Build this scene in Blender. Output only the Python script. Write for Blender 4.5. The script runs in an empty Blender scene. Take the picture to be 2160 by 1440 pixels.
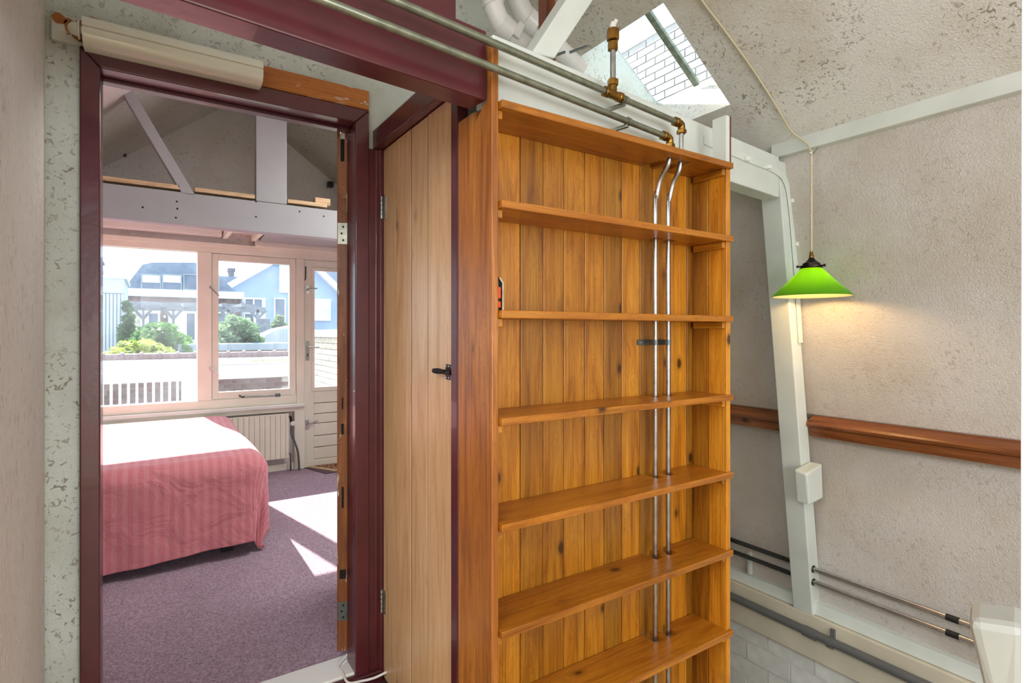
import bpy, bmesh, math, random
from mathutils import Vector
random.seed(7)
S = bpy.context.scene
COL = S.collection
V3 = Vector

# ------------------------------------------------------------------ camera
FPX, CX, HY, CAMZ = 1156.0, 1080.0, 700.0, 1.25
ANG = math.atan2(1758.0, FPX)
FW = (math.cos(ANG), math.sin(ANG))
RT = (FW[1], -FW[0])
cam = bpy.data.cameras.new('camera')
cam.sensor_width = 36.0
cam.lens = 36.0 * FPX / 2160.0
cam.shift_y = -20.0 / 2160.0
cam.clip_start = 0.05
camo = bpy.data.objects.new('camera', cam)
camo.location = (0, 0, CAMZ)
camo.rotation_euler = (math.pi / 2, 0, ANG - math.pi / 2)
COL.objects.link(camo)
S.camera = camo

# ------------------------------------------------------------------ world, sun, exposure
W = bpy.data.worlds.new('sky')
S.world = W
W.use_nodes = True
bg = W.node_tree.nodes['Background']
bg.inputs[0].default_value = (0.74, 0.87, 1.0, 1)
bg.inputs[1].default_value = 2.8
sun = bpy.data.lights.new('sun', 'SUN')
sun.energy = 19.0
sun.color = (1.0, 0.95, 0.88)
sun.angle = math.radians(0.6)
suno = bpy.data.objects.new('sun', sun)
suno.rotation_euler = V3((0.215, -1.0, -0.78)).to_track_quat('-Z', 'Y').to_euler()
suno.location = (0, 12, 12)
COL.objects.link(suno)
S.view_settings.view_transform = 'Standard'
S.view_settings.look = 'None'
S.view_settings.gamma = 1.0
S.view_settings.use_curve_mapping = False
S.view_settings.exposure = -0.12


def portal(name, loc, direction, sx, sy):
    l = bpy.data.lights.new(name, 'AREA')
    l.shape = 'RECTANGLE'
    l.size, l.size_y = sx, sy
    l.cycles.is_portal = True
    o = bpy.data.objects.new(name, l)
    o.location = loc
    o.rotation_euler = V3(direction).to_track_quat('-Z', 'Z').to_euler()
    COL.objects.link(o)


def fill_light(name, loc, direction, sx, sy, watt, col=(1.0, 0.98, 0.95)):
    l = bpy.data.lights.new(name, 'AREA')
    l.shape = 'RECTANGLE'
    l.size, l.size_y = sx, sy
    l.energy = watt
    l.color = col
    o = bpy.data.objects.new(name, l)
    o.location = loc
    o.rotation_euler = V3(direction).to_track_quat('-Z', 'Y').to_euler()
    COL.objects.link(o)


# daylight stand-ins: unseen area lights added to brighten landing and bedroom
fill_light('added_fill_back', (0.9, -2.35, 1.4), (0, 1, 0), 2.4, 1.2, 60)
fill_light('added_fill_left', (-1.02, -0.15, 2.36), (0.62, 0, -0.785), 1.9, 1.2, 60)
fill_light('added_fill_bedroom', (1.82, 3.0, 2.72), (-0.58, 0, -0.815), 1.0, 0.7, 44)

# ------------------------------------------------------------------ pixel <-> world
def ray(u, v):
    t = (u - CX) / FPX
    return V3((FW[0] + t * RT[0], FW[1] + t * RT[1], (HY - v) / FPX))


def onX(u, v, X):
    r = ray(u, v)
    d = X / r.x
    return V3((X, r.y * d, CAMZ + r.z * d))


def onY(u, v, Y):
    r = ray(u, v)
    d = Y / r.y
    return V3((r.x * d, Y, CAMZ + r.z * d))


def onZ(u, v, Z):
    r = ray(u, v)
    d = (Z - CAMZ) / r.z
    return V3((r.x * d, r.y * d, Z))


def onP(u, v, p, n):
    r = ray(u, v)
    c = V3((0, 0, CAMZ))
    d = (V3(p) - c).dot(V3(n)) / r.dot(V3(n))
    return c + r * d


# ------------------------------------------------------------------ mesh builder
class MB:
    def __init__(s):
        s.v, s.f = [], []

    def add(s, vs, fs):
        b = len(s.v)
        s.v += [V3(p) for p in vs]
        s.f += [tuple(i + b for i in f) for f in fs]
        return s

    def hexa(s, p):
        return s.add(p, [(0, 3, 2, 1), (4, 5, 6, 7), (0, 1, 5, 4), (1, 2, 6, 5), (2, 3, 7, 6), (3, 0, 4, 7)])

    def box(s, x0, x1, y0, y1, z0, z1):
        return s.hexa([(x0, y0, z0), (x1, y0, z0), (x1, y1, z0), (x0, y1, z0),
                       (x0, y0, z1), (x1, y0, z1), (x1, y1, z1), (x0, y1, z1)])

    def obox(s, o, ex, ey, ez, a, b, c):
        o, ex, ey, ez = V3(o), V3(ex), V3(ey), V3(ez)
        P = lambda i, j, k: o + ex * a[i] + ey * b[j] + ez * c[k]
        return s.hexa([P(0, 0, 0), P(1, 0, 0), P(1, 1, 0), P(0, 1, 0), P(0, 0, 1), P(1, 0, 1), P(1, 1, 1), P(0, 1, 1)])

    def prism(s, poly, axis, a0, a1):
        n = len(poly)

        def mk(p, a):
            return {'x': (a, p[0], p[1]), 'y': (p[0], a, p[1]), 'z': (p[0], p[1], a)}[axis]
        vs = [mk(p, a0) for p in poly] + [mk(p, a1) for p in poly]
        fs = [tuple(range(n)), tuple(range(2 * n - 1, n - 1, -1))]
        fs += [(i, (i + 1) % n, n + (i + 1) % n, n + i) for i in range(n)]
        return s.add(vs, fs)

    def bar(s, p, q, w, h, up=(0, 0, 1)):
        p, q = V3(p), V3(q)
        d = (q - p).normalized()
        x = d.cross(V3(up))
        if x.length < 1e-4:
            x = V3((1, 0, 0))
        x.normalize()
        y = x.cross(d)
        return s.obox(p, d, x, y, (0, (q - p).length), (-w / 2, w / 2), (-h / 2, h / 2))

    def tube(s, path, r, n=10, caps=True):
        path = [V3(p) for p in path]
        rs = r if isinstance(r, (list, tuple)) else [r] * len(path)
        prev = None
        rings = []
        for i, p in enumerate(path):
            if i == 0:
                d = path[1] - p
            elif i == len(path) - 1:
                d = p - path[i - 1]
            else:
                d = (path[i + 1] - p).normalized() + (p - path[i - 1]).normalized()
            d.normalize()
            if prev is None:
                x = d.cross(V3((0, 0, 1)))
                if x.length < 1e-3:
                    x = d.cross(V3((1, 0, 0)))
            else:
                x = prev - d * prev.dot(d)
            x.normalize()
            prev = x
            y = d.cross(x)
            rings.append([p + (x * math.cos(a) + y * math.sin(a)) * rs[i] for a in [2 * math.pi * k / n for k in range(n)]])
        vs = [q for R in rings for q in R]
        fs = []
        for i in range(len(path) - 1):
            for k in range(n):
                fs.append((i * n + k, i * n + (k + 1) % n, (i + 1) * n + (k + 1) % n, (i + 1) * n + k))
        if caps:
            fs.append(tuple(range(n - 1, -1, -1)))
            fs.append(tuple((len(path) - 1) * n + k for k in range(n)))
        return s.add(vs, fs)

    def lathe(s, prof, c, n=24, axis=(0, 0, 1), closed=False):
        c = V3(c)
        az = V3(axis).normalized()
        ax = az.cross(V3((0, 1, 0)))
        if ax.length < 1e-3:
            ax = az.cross(V3((1, 0, 0)))
        ax.normalize()
        ay = az.cross(ax)
        vs = []
        for (r, z) in prof:
            for k in range(n):
                a = 2 * math.pi * k / n
                vs.append(c + az * z + (ax * math.cos(a) + ay * math.sin(a)) * r)
        fs = []
        m = len(prof)
        for i in range(m if closed else m - 1):
            j = (i + 1) % m
            for k in range(n):
                fs.append((i * n + k, i * n + (k + 1) % n, j * n + (k + 1) % n, j * n + k))
        if not closed:
            if prof[0][0] > 1e-6:
                fs.append(tuple(range(n - 1, -1, -1)))
            if prof[-1][0] > 1e-6:
                fs.append(tuple((m - 1) * n + k for k in range(n)))
        return s.add(vs, fs)

    def grid(s, fn, nu, nv):
        vs = [fn(i / nu, j / nv) for j in range(nv + 1) for i in range(nu + 1)]
        fs = [(j * (nu + 1) + i, j * (nu + 1) + i + 1, (j + 1) * (nu + 1) + i + 1, (j + 1) * (nu + 1) + i)
              for j in range(nv) for i in range(nu)]
        return s.add(vs, fs)

    def center_base(s):
        xs = [p.x for p in s.v]; ys = [p.y for p in s.v]; zs = [p.z for p in s.v]
        return V3(((min(xs) + max(xs)) / 2, (min(ys) + max(ys)) / 2, min(zs)))

    def mesh(s, name, origin, recalc=True):
        me = bpy.data.meshes.new(name)
        me.from_pydata([tuple(p - origin) for p in s.v], [], s.f)
        if recalc:
            b = bmesh.new(); b.from_mesh(me)
            bmesh.ops.remove_doubles(b, verts=b.verts, dist=1e-6)
            bmesh.ops.recalc_face_normals(b, faces=b.faces)
            b.to_mesh(me); b.free()
        me.update()
        return me


WORLD = {}


def finish(o, mat, smooth, bevel):
    if mat is not None and not o.data.materials:
        o.data.materials.append(mat)
    if smooth:
        for p in o.data.polygons:
            p.use_smooth = True
        if smooth == 'auto':
            try:
                o.data.set_sharp_from_angle(angle=math.radians(40))
            except Exception:
                pass
    if bevel:
        m = o.modifiers.new('bevel', 'BEVEL')
        m.width = bevel
        m.segments = 2
        m.limit_method = 'ANGLE'
        m.angle_limit = math.radians(40)


def tag(o, label=None, cat=None, group=None, kind=None):
    if label: o['label'] = label
    if cat: o['category'] = cat
    if group: o['group'] = group
    if kind: o['kind'] = kind
    return o


def thing(name, label, cat, loc, group=None, kind=None):
    o = bpy.data.objects.new(name, None)
    o.empty_display_size = 0.1
    o.location = loc
    COL.objects.link(o)
    WORLD[o.name] = V3(loc)
    return tag(o, label, cat, group, kind)


def part(name, mb, mat, parent, smooth=False, bevel=0, label=None, kind=None, recalc=True):
    po = WORLD[parent.name]
    me = mb.mesh(name, po, recalc)
    o = bpy.data.objects.new(name, me)
    COL.objects.link(o)
    o.parent = parent
    WORLD[o.name] = V3(po)
    finish(o, mat, smooth, bevel)
    return tag(o, label, None, None, kind)


def solo(name, mb, mat, label, cat, smooth=False, bevel=0, group=None, kind=None, recalc=True, origin=None):
    c = V3(origin) if origin else mb.center_base()
    o = bpy.data.objects.new(name, mb.mesh(name, c, recalc))
    o.location = c
    COL.objects.link(o)
    WORLD[o.name] = c
    finish(o, mat, smooth, bevel)
    return tag(o, label, cat, group, kind)


def piece(name, me, parent, loc):
    o = bpy.data.objects.new(name, me)
    o.parent = parent
    o.location = V3(loc) - WORLD[parent.name]
    COL.objects.link(o)
    WORLD[o.name] = V3(loc)
    return o


# ------------------------------------------------------------------ materials
def lin(r, g, b):
    f = lambda c: (c / 255 / 12.92) if c <= 10 else ((c / 255 + 0.055) / 1.055) ** 2.4
    return (f(r), f(g), f(b), 1)


class NT:
    def __init__(s, name):
        m = bpy.data.materials.new(name)
        m.use_nodes = True
        s.m, s.t = m, m.node_tree
        s.b = s.t.nodes['Principled BSDF']

    def n(s, typ, **kw):
        nd = s.t.nodes.new(typ)
        for k, v in kw.items():
            if k.startswith('i_'):
                nd.inputs[k[2:].replace('_', ' ')].default_value = v
            else:
                setattr(nd, k, v)
        return nd

    def l(s, a, b):
        s.t.links.new(a, b)

    def ramp(s, fac, stops):
        r = s.n('ShaderNodeValToRGB')
        el = r.color_ramp.elements
        while len(el) > 1:
            el.remove(el[-1])
        el[0].position, el[0].color = stops[0]
        for p, c in stops[1:]:
            e = el.new(p)
            e.color = c
        s.l(fac, r.inputs[0])
        return r.outputs[0]

    def mix(s, fac, a, b, mode='MIX'):
        x = s.n('ShaderNodeMix', data_type='RGBA', blend_type=mode)
        for sock, val in ((x.inputs[0], fac), (x.inputs[6], a), (x.inputs[7], b)):
            if hasattr(val, 'links') or isinstance(val, bpy.types.NodeSocket):
                s.l(val, sock)
            else:
                sock.default_value = val
        return x.outputs[2]

    def bump(s, h, strength, dist=0.01):
        b = s.n('ShaderNodeBump', i_Strength=strength, i_Distance=dist)
        s.l(h, b.inputs['Height'])
        s.l(b.outputs[0], s.b.inputs['Normal'])


def coords(t, scale=(1, 1, 1), rnd=0.0, kind='Object'):
    tc = t.n('ShaderNodeTexCoord')
    src = tc.outputs[kind]
    if rnd:
        oi = t.n('ShaderNodeObjectInfo')
        mu = t.n('ShaderNodeMath', operation='MULTIPLY')
        mu.inputs[1].default_value = rnd
        t.l(oi.outputs['Random'], mu.inputs[0])
        ad = t.n('ShaderNodeVectorMath', operation='ADD')
        t.l(src, ad.inputs[0])
        t.l(mu.outputs[0], ad.inputs[1])
        src = ad.outputs[0]
    mp = t.n('ShaderNodeMapping')
    mp.inputs['Scale'].default_value = scale
    t.l(src, mp.inputs['Vector'])
    return mp.outputs[0]


def m_plain(name, col, rough=0.5, metal=0.0, var=0.06, nscale=6.0, bump=0.0, bscale=60.0, coat=0.0):
    t = NT(name)
    co = coords(t)
    nz = t.n('ShaderNodeTexNoise', i_Scale=nscale, i_Detail=4.0)
    t.l(co, nz.inputs['Vector'])
    d = tuple(c * (1 - var * 2) for c in col[:3]) + (1,)
    u = tuple(min(1, c * (1 + var)) for c in col[:3]) + (1,)
    t.l(t.ramp(nz.outputs[0], [(0.3, d), (0.7, u)]), t.b.inputs['Base Color'])
    t.b.inputs['Roughness'].default_value = rough
    t.b.inputs['Metallic'].default_value = metal
    t.b.inputs['Coat Weight'].default_value = coat
    if bump:
        nb = t.n('ShaderNodeTexNoise', i_Scale=bscale, i_Detail=3.0)
        t.l(co, nb.inputs['Vector'])
        t.bump(nb.outputs[0], bump, 0.004)
    return t.m


def m_plaster(name, col, stain, stretch=(1, 1, 1), fleck=0.5, bumps=0.55, fl_col=(110, 95, 75)):
    t = NT(name)
    co = coords(t, stretch)
    big = t.n('ShaderNodeTexNoise', i_Scale=1.7, i_Detail=5.0, i_Roughness=0.6)
    t.l(co, big.inputs['Vector'])
    base = t.ramp(big.outputs[0], [(0.35, stain), (0.6, col)])
    fl = t.n('ShaderNodeTexNoise', i_Scale=60.0, i_Detail=4.0, i_Distortion=1.0)
    t.l(co, fl.inputs['Vector'])
    mk = t.n('ShaderNodeTexNoise', i_Scale=4.0, i_Detail=3.0)
    t.l(co, mk.inputs['Vector'])
    f1 = t.ramp(fl.outputs[0], [(0.575, (0, 0, 0, 1)), (0.64, (1, 1, 1, 1))])
    f2 = t.ramp(mk.outputs[0], [(0.38, (0, 0, 0, 1)), (0.62, (fleck, fleck, fleck, 1))])
    f = t.mix(1.0, f1, f2, 'MULTIPLY')
    t.l(t.mix(f, base, lin(*fl_col)), t.b.inputs['Base Color'])
    t.b.inputs['Roughness'].default_value = 0.75
    b1 = t.n('ShaderNodeTexNoise', i_Scale=135.0, i_Detail=5.0, i_Distortion=0.8)
    t.l(co, b1.inputs['Vector'])
    t.bump(b1.outputs[0], bumps, 0.008)
    return t.m


def m_wood(name, light, mid, dark, axis='z', knots=0.6, rough=0.35, rvar=0.35, coat=0.15, bump=0.25, worn=0.0, lines=0.85):
    t = NT(name)
    g = {'x': 0, 'y': 1, 'z': 2}[axis]

    def sc(al, ac):
        v = [ac, ac, ac]
        v[g] = al
        return tuple(v)
    co = coords(t, sc(1.0, 9.0), rnd=13.7)
    n1 = t.n('ShaderNodeTexNoise', i_Scale=1.6, i_Detail=5.0, i_Distortion=1.6)
    t.l(co, n1.inputs['Vector'])
    base = t.ramp(n1.outputs[0], [(0.25, dark), (0.45, mid), (0.7, light)])
    cf = coords(t, sc(2.2, 120.0), rnd=5.1)
    n2 = t.n('ShaderNodeTexNoise', i_Scale=1.5, i_Detail=3.0, i_Distortion=0.6)
    t.l(cf, n2.inputs['Vector'])
    line = t.ramp(n2.outputs[0], [(0.3, (0.62, 0.58, 0.5, 1)), (0.55, (1, 1, 1, 1))])
    colr = t.mix(lines, base, line, 'MULTIPLY')
    mu_ = t.n('ShaderNodeMath', operation='MULTIPLY'); mu_.inputs[1].default_value = 16.0
    t.l(n1.outputs[0], mu_.inputs[0])
    pp_ = t.n('ShaderNodeMath', operation='PINGPONG'); pp_.inputs[1].default_value = 0.5
    t.l(mu_.outputs[0], pp_.inputs[0])
    rg_ = t.ramp(pp_.outputs[0], [(0.0, (0.74, 0.66, 0.55, 1)), (0.22, (1, 1, 1, 1))])
    colr = t.mix(lines * 0.8, colr, rg_, 'MULTIPLY')
    # knots
    ck = coords(t, sc(7.0, 12.0), rnd=21.3)
    vo = t.n('ShaderNodeTexVoronoi', i_Scale=1.0)
    t.l(ck, vo.inputs['Vector'])
    kd = t.ramp(vo.outputs['Distance'], [(0.09, (1, 1, 1, 1)), (0.13, (0.6, 0.6, 0.6, 1)), (0.16, (0.28, 0.28, 0.28, 1)), (0.27, (0, 0, 0, 1))])
    sep = t.n('ShaderNodeSeparateColor')
    t.l(vo.outputs['Color'], sep.inputs[0])
    km = t.ramp(sep.outputs[0], [(1 - knots, (0, 0, 0, 1)), (1 - knots + 0.02, (1, 1, 1, 1))])
    kf = t.mix(1.0, kd, km, 'MULTIPLY')
    colr = t.mix(kf, colr, tuple(c * 0.28 for c in dark[:3]) + (1,))
    oi = t.n('ShaderNodeObjectInfo')
    mr = t.n('ShaderNodeMapRange', i_To_Min=1 - rvar, i_To_Max=1 + rvar * 0.45)
    t.l(oi.outputs['Random'], mr.inputs['Value'])
    colr = t.mix(1.0, colr, mr.outputs[0], 'MULTIPLY')
    if worn:
        cw = coords(t, sc(3.0, 14.0), rnd=3.0)
        nw = t.n('ShaderNodeTexNoise', i_Scale=2.0, i_Detail=6.0, i_Roughness=0.7)
        t.l(cw, nw.inputs['Vector'])
        wf = t.ramp(nw.outputs[0], [(0.60, (0, 0, 0, 1)), (0.66, (worn, worn, worn, 1))])
        colr = t.mix(wf, colr, lin(205, 195, 180))
    t.l(colr, t.b.inputs['Base Color'])
    t.b.inputs['Roughness'].default_value = rough
    t.b.inputs['Coat Weight'].default_value = coat
    t.b.inputs['Coat Roughness'].default_value = 0.25
    t.bump(n2.outputs[0], bump, 0.002)
    return t.m


def m_metal(name, col, rough=0.3, var=0.25, nscale=30.0):
    return m_plain(name, col, rough, 1.0, var, nscale, 0.08, 120.0)


def m_glass(name, tint=(0.97, 0.99, 1.0), dust=0.03, gloss=0.05):
    t = NT(name)
    out = t.t.nodes['Material Output']
    tr = t.n('ShaderNodeBsdfTransparent'); tr.inputs[0].default_value = tint + (1,)
    gl = t.n('ShaderNodeBsdfGlossy'); gl.inputs['Roughness'].default_value = 0.02
    tl = t.n('ShaderNodeBsdfTranslucent'); tl.inputs[0].default_value = (0.85, 0.92, 1.0, 1)
    co = coords(t)
    nz = t.n('ShaderNodeTexNoise', i_Scale=3.0, i_Detail=5.0)
    t.l(co, nz.inputs['Vector'])
    df = t.ramp(nz.outputs[0], [(0.35, (dust * 0.4,) * 3 + (1,)), (0.7, (dust * 1.5,) * 3 + (1,))])
    m1 = t.n('ShaderNodeMixShader'); m1.inputs[0].default_value = gloss
    t.l(tr.outputs[0], m1.inputs[1]); t.l(gl.outputs[0], m1.inputs[2])
    m2 = t.n('ShaderNodeMixShader')
    t.l(df, m2.inputs[0]); t.l(m1.outputs[0], m2.inputs[1]); t.l(tl.outputs[0], m2.inputs[2])
    t.l(m2.outputs[0], out.inputs[0])
    return t.m


M = {}
M['plaster_cool'] = m_plaster('plaster_cool', lin(206, 212, 204), lin(176, 178, 166), fleck=0.75)
M['plaster_left'] = m_plaster('plaster_left', lin(232, 230, 226), lin(220, 214, 206), (1, 1, 0.45), fleck=0.3, bumps=1.0)
M['plaster_warm'] = m_plaster('plaster_warm', lin(206, 201, 194), lin(190, 180, 166), fleck=0.28, bumps=0.6)
M['plaster_roof'] = m_plaster('plaster_roof', lin(222, 220, 213), lin(200, 191, 174), fleck=0.8, fl_col=(130, 118, 98))
M['plaster_bed'] = m_plaster('plaster_bed', lin(226, 220, 218), lin(212, 204, 200), fleck=0.4, bumps=0.4)
M['maroon'] = m_plain('maroon_paint', lin(82, 28, 35), 0.32, 0, 0.12, 9, 0.15, 40, coat=0.25)
M['white_paint'] = m_plain('white_paint', lin(214, 220, 212), 0.4, 0, 0.05, 5, 0.12, 35)
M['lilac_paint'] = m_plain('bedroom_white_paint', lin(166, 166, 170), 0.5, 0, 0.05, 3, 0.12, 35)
M['cream'] = m_plain('cream_paint', lin(238, 236, 220), 0.35, 0, 0.04, 4, 0.06, 25)
M['beige_trim'] = m_plain('beige_trim_paint', lin(214, 206, 184), 0.45, 0, 0.06, 5, 0.1, 30)
M['bright_white'] = m_plain('bright_white', lin(232, 234, 228), 0.35, 0, 0.03, 4)
M['white_brick'] = m_plain('white_painted_brick', lin(232, 231, 226), 0.6, 0, 0.08, 12, 0.5, 45)
M['mortar_white'] = m_plain('white_painted_mortar', lin(222, 220, 214), 0.8, 0, 0.08, 14, 0.4, 60)
OL, OM, OD = lin(210, 146, 42), lin(190, 122, 26), lin(136, 78, 10)
M['pine_z'] = m_wood('orange_pine_upright', OL, OM, OD, 'z', 0.36, rvar=0.45)
M['pine_x'] = m_wood('orange_pine_shelf', lin(192, 124, 32), lin(176, 106, 20), lin(142, 78, 8), 'x', 0.25, rvar=0.15)
M['pine_y'] = m_wood('orange_pine_batten', OL, OM, OD, 'y', 0.1)
M['pine_side'] = m_wood('worn_pine_side', lin(196, 126, 48), lin(168, 100, 34), lin(118, 66, 26), 'z', 0.3, rvar=0.2, bump=0.5)
M['pale_z'] = m_wood('pale_pine_plank', lin(224, 188, 142), lin(214, 172, 124), lin(190, 146, 98), 'z', 0.3, 0.36, 0.08, 0.2, lines=0.45)
M['ledge_wood'] = m_wood('ledge_wood', lin(150, 90, 46), lin(128, 70, 30), lin(92, 46, 16), 'y', 0.3, 0.35, 0.1)
M['board_wood'] = m_wood('worn_board_wood', lin(184, 112, 30), lin(168, 96, 20), lin(128, 66, 8), 'x', 0.2, 0.45, 0.1, 0.05, worn=0.9)
M['door_edge'] = m_wood('worn_door_edge', lin(150, 92, 40), lin(122, 66, 24), lin(84, 42, 14), 'z', 0.2, 0.45, 0.1, 0.1, worn=0.8)
M['raw_wood'] = m_wood('raw_loft_wood', lin(226, 196, 160), lin(212, 180, 142), lin(180, 142, 104), 'x', 0.2, 0.6, 0.1, 0)
M['brown_wood'] = m_wood('brown_rafter', lin(140, 74, 34), lin(116, 56, 22), lin(80, 36, 12), 'z', 0.2)
M['steel'] = m_plain('galvanised_pipe', lin(142, 146, 128), 0.34, 0.75, 0.15, 30, 0.08, 120)
M['bright_steel'] = m_metal('bright_pipe', lin(186, 186, 184), 0.3, 0.15)
M['chrome'] = m_plain('chrome_pipe', lin(206, 200, 196), 0.24, 0.85, 0.08, 20)
M['brass'] = m_metal('brass_fitting', lin(150, 112, 52), 0.32, 0.25)
M['dark_metal'] = m_metal('dark_metal', lin(60, 52, 46), 0.4, 0.2)
M['zinc_plate'] = m_metal('zinc_plate', lin(188, 188, 172), 0.4, 0.15)
M['grey_plate'] = m_metal('grey_plate', lin(120, 128, 128), 0.5, 0.12)
M['alu'] = m_metal('aluminium_handle', lin(188, 186, 186), 0.3, 0.08)
M['black'] = m_plain('black_plastic', lin(26, 26, 28), 0.4)
M['black_shiny'] = m_plain('black_pipe_sleeve', lin(22, 22, 24), 0.2, 0, 0.1, 6, coat=0.5)
M['grey_pvc'] = m_plain('grey_pvc', lin(98, 99, 98), 0.38)
M['white_pvc'] = m_plain('white_pvc', lin(226, 224, 218), 0.3)
M['cream_plastic'] = m_plain('cream_plastic', lin(222, 222, 206), 0.22, 0, 0.03, coat=0.4)
M['cord'] = m_plain('cream_cord', lin(204, 192, 160), 0.6)
M['white_cord'] = m_plain('white_cord', lin(226, 222, 218), 0.5)
M['red'] = m_plain('red_print', lin(190, 40, 40), 0.5)
M['orange'] = m_plain('orange_plastic', lin(245, 84, 20), 0.35)
M['green_bar'] = m_plain('weathered_green_bar', lin(120, 130, 116), 0.6, 0, 0.25, 40, 0.3)
M['glass'] = m_glass('window_glass', dust=0.022, gloss=0.012)
M['roof_glass'] = m_glass('skylight_glass', dust=0.008)
M['joint_shade'] = m_plain('joint_shade_paint', lin(74, 48, 28), 0.8, 0, 0.2, 20)  # shade between the closet planks, painted in as dark strips
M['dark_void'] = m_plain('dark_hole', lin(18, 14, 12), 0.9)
M['dark_floor'] = m_plain('dark_landing_floor', lin(74, 46, 36), 0.6, 0, 0.3, 30, 0.3)

# carpet
t = NT('purple_carpet')
co = coords(t)
a = t.n('ShaderNodeTexNoise', i_Scale=130.0, i_Detail=4.0, i_Roughness=0.75); t.l(co, a.inputs['Vector'])
b = t.n('ShaderNodeTexNoise', i_Scale=2.5, i_Detail=3.0); t.l(co, b.inputs['Vector'])
c1 = t.ramp(a.outputs[0], [(0.32, lin(120, 96, 112)), (0.68, lin(206, 184, 200))])
c2 = t.ramp(b.outputs[0], [(0.3, (0.86, 0.86, 0.86, 1)), (0.7, (1, 1, 1, 1))])
t.l(t.mix(1.0, c1, c2, 'MULTIPLY'), t.b.inputs['Base Color'])
t.b.inputs['Roughness'].default_value = 0.95
t.bump(a.outputs[0], 0.7, 0.006)
M['carpet'] = t.m

# bedspread: tone-on-tone stripes in cloth coordinates
t = NT('pink_striped_bedspread')
uv = t.n('ShaderNodeTexCoord').outputs['UV']
wv = t.n('ShaderNodeTexWave', wave_type='BANDS', bands_direction='X', wave_profile='SIN', i_Scale=7.0, i_Distortion=0.15)
t.l(uv, wv.inputs['Vector'])
sc_ = t.ramp(wv.outputs['Fac'], [(0.40, lin(206, 122, 130)), (0.60, lin(212, 136, 142))])
t.l(sc_, t.b.inputs['Base Color'])
t.b.inputs['Roughness'].default_value = 0.8
t.b.inputs['Sheen Weight'].default_value = 0.2
nz = t.n('ShaderNodeTexNoise', i_Scale=7.0, i_Detail=6.0, i_Distortion=0.8); t.l(uv, nz.inputs['Vector'])
t.bump(nz.outputs[0], 0.6, 0.04)
M['bedspread'] = t.m
M['pink_sheet'] = m_plain('pink_sheet', lin(206, 124, 132), 0.85, 0, 0.05, 5, 0.4, 12)
M['mattress'] = m_plain('mattress_cloth', lin(225, 220, 215), 0.9)

# lamp shade glass: green outside, cream inside, lets light through
def m_translucent(name, col, tcol, k):
    t = NT(name)
    t.b.inputs['Base Color'].default_value = col
    t.b.inputs['Roughness'].default_value = 0.15
    t.b.inputs['Coat Weight'].default_value = 0.3
    tl = t.n('ShaderNodeBsdfTranslucent'); tl.inputs[0].default_value = tcol
    mx = t.n('ShaderNodeMixShader'); mx.inputs[0].default_value = k
    t.l(t.b.outputs[0], mx.inputs[1]); t.l(tl.outputs[0], mx.inputs[2])
    t.l(mx.outputs[0], t.t.nodes['Material Output'].inputs[0])
    return t.m
M['shade_green'] = m_translucent('green_glass_shade', lin(60, 150, 20), lin(176, 236, 6), 0.6)
M['shade_cream'] = m_translucent('cream_shade_lining', lin(250, 232, 190), lin(250, 244, 215), 0.55)

t = NT('lit_bulb_glass')
tr_ = t.n('ShaderNodeBsdfTransparent'); em_ = t.n('ShaderNodeEmission'); em_.inputs[0].default_value = (1, 0.75, 0.45, 1); em_.inputs[1].default_value = 4.0
mx_ = t.n('ShaderNodeMixShader'); mx_.inputs[0].default_value = 0.2
t.l(tr_.outputs[0], mx_.inputs[1]); t.l(em_.outputs[0], mx_.inputs[2]); t.l(mx_.outputs[0], t.t.nodes['Material Output'].inputs[0])
M['bulb'] = t.m

# exterior
M['brick_brown'] = m_plain('brown_brick', lin(126, 96, 92), 0.8, 0, 0.3, 9, 0.3)
M['brick_yellow'] = m_plain('weathered_yellow_brick', lin(206, 196, 178), 0.8, 0, 0.15, 9, 0.3)
M['mortar'] = m_plain('mortar', lin(180, 172, 164), 0.9)
M['ext_white'] = m_plain('white_render', lin(236, 236, 236), 0.7)
M['slate'] = m_plain('blue_slate', lin(104, 120, 142), 0.6, 0, 0.12, 8, 0.3, 30)
M['blue_wall'] = m_plain('pale_blue_wall', lin(150, 172, 204), 0.7, 0, 0.04, 3)
M['tile'] = m_plain('brown_roof_tile', lin(128, 104, 104), 0.6, 0, 0.2, 20)
M['lead'] = m_plain('grey_lead', lin(136, 150, 164), 0.5, 0, 0.08, 6)
M['pergola'] = m_plain('grey_pergola_wood', lin(124, 130, 140), 0.7, 0, 0.15, 12)
M['shed'] = m_plain('pale_metal_cladding', lin(188, 200, 216), 0.5, 0, 0.04, 4)
M['pane_dark'] = m_plain('dark_pane', lin(96, 112, 136), 0.1, 0, 0.2, 2)
M['pane_light'] = m_plain('light_blind_pane', lin(222, 224, 226), 0.4)
M['chimney'] = m_plain('chimney_brick', lin(96, 92, 110), 0.8, 0, 0.15, 12)
M['paving'] = m_plain('dark_paving', lin(92, 98, 90), 0.9, 0, 0.1, 6)  # kept dark to limit light bounced onto the house fronts
M['concrete'] = m_plain('pale_concrete', lin(190, 188, 182), 0.8, 0, 0.08, 10)
M['bitumen'] = m_plain('grey_bitumen', lin(84, 86, 88), 0.9, 0, 0.1, 10)
M['sun_brick'] = m_plain('whitewashed_brick', lin(172, 172, 170), 0.7, 0, 0.06, 12, 0.3)
M['sun_mortar'] = m_plain('whitewashed_mortar', lin(150, 152, 154), 0.8)


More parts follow.
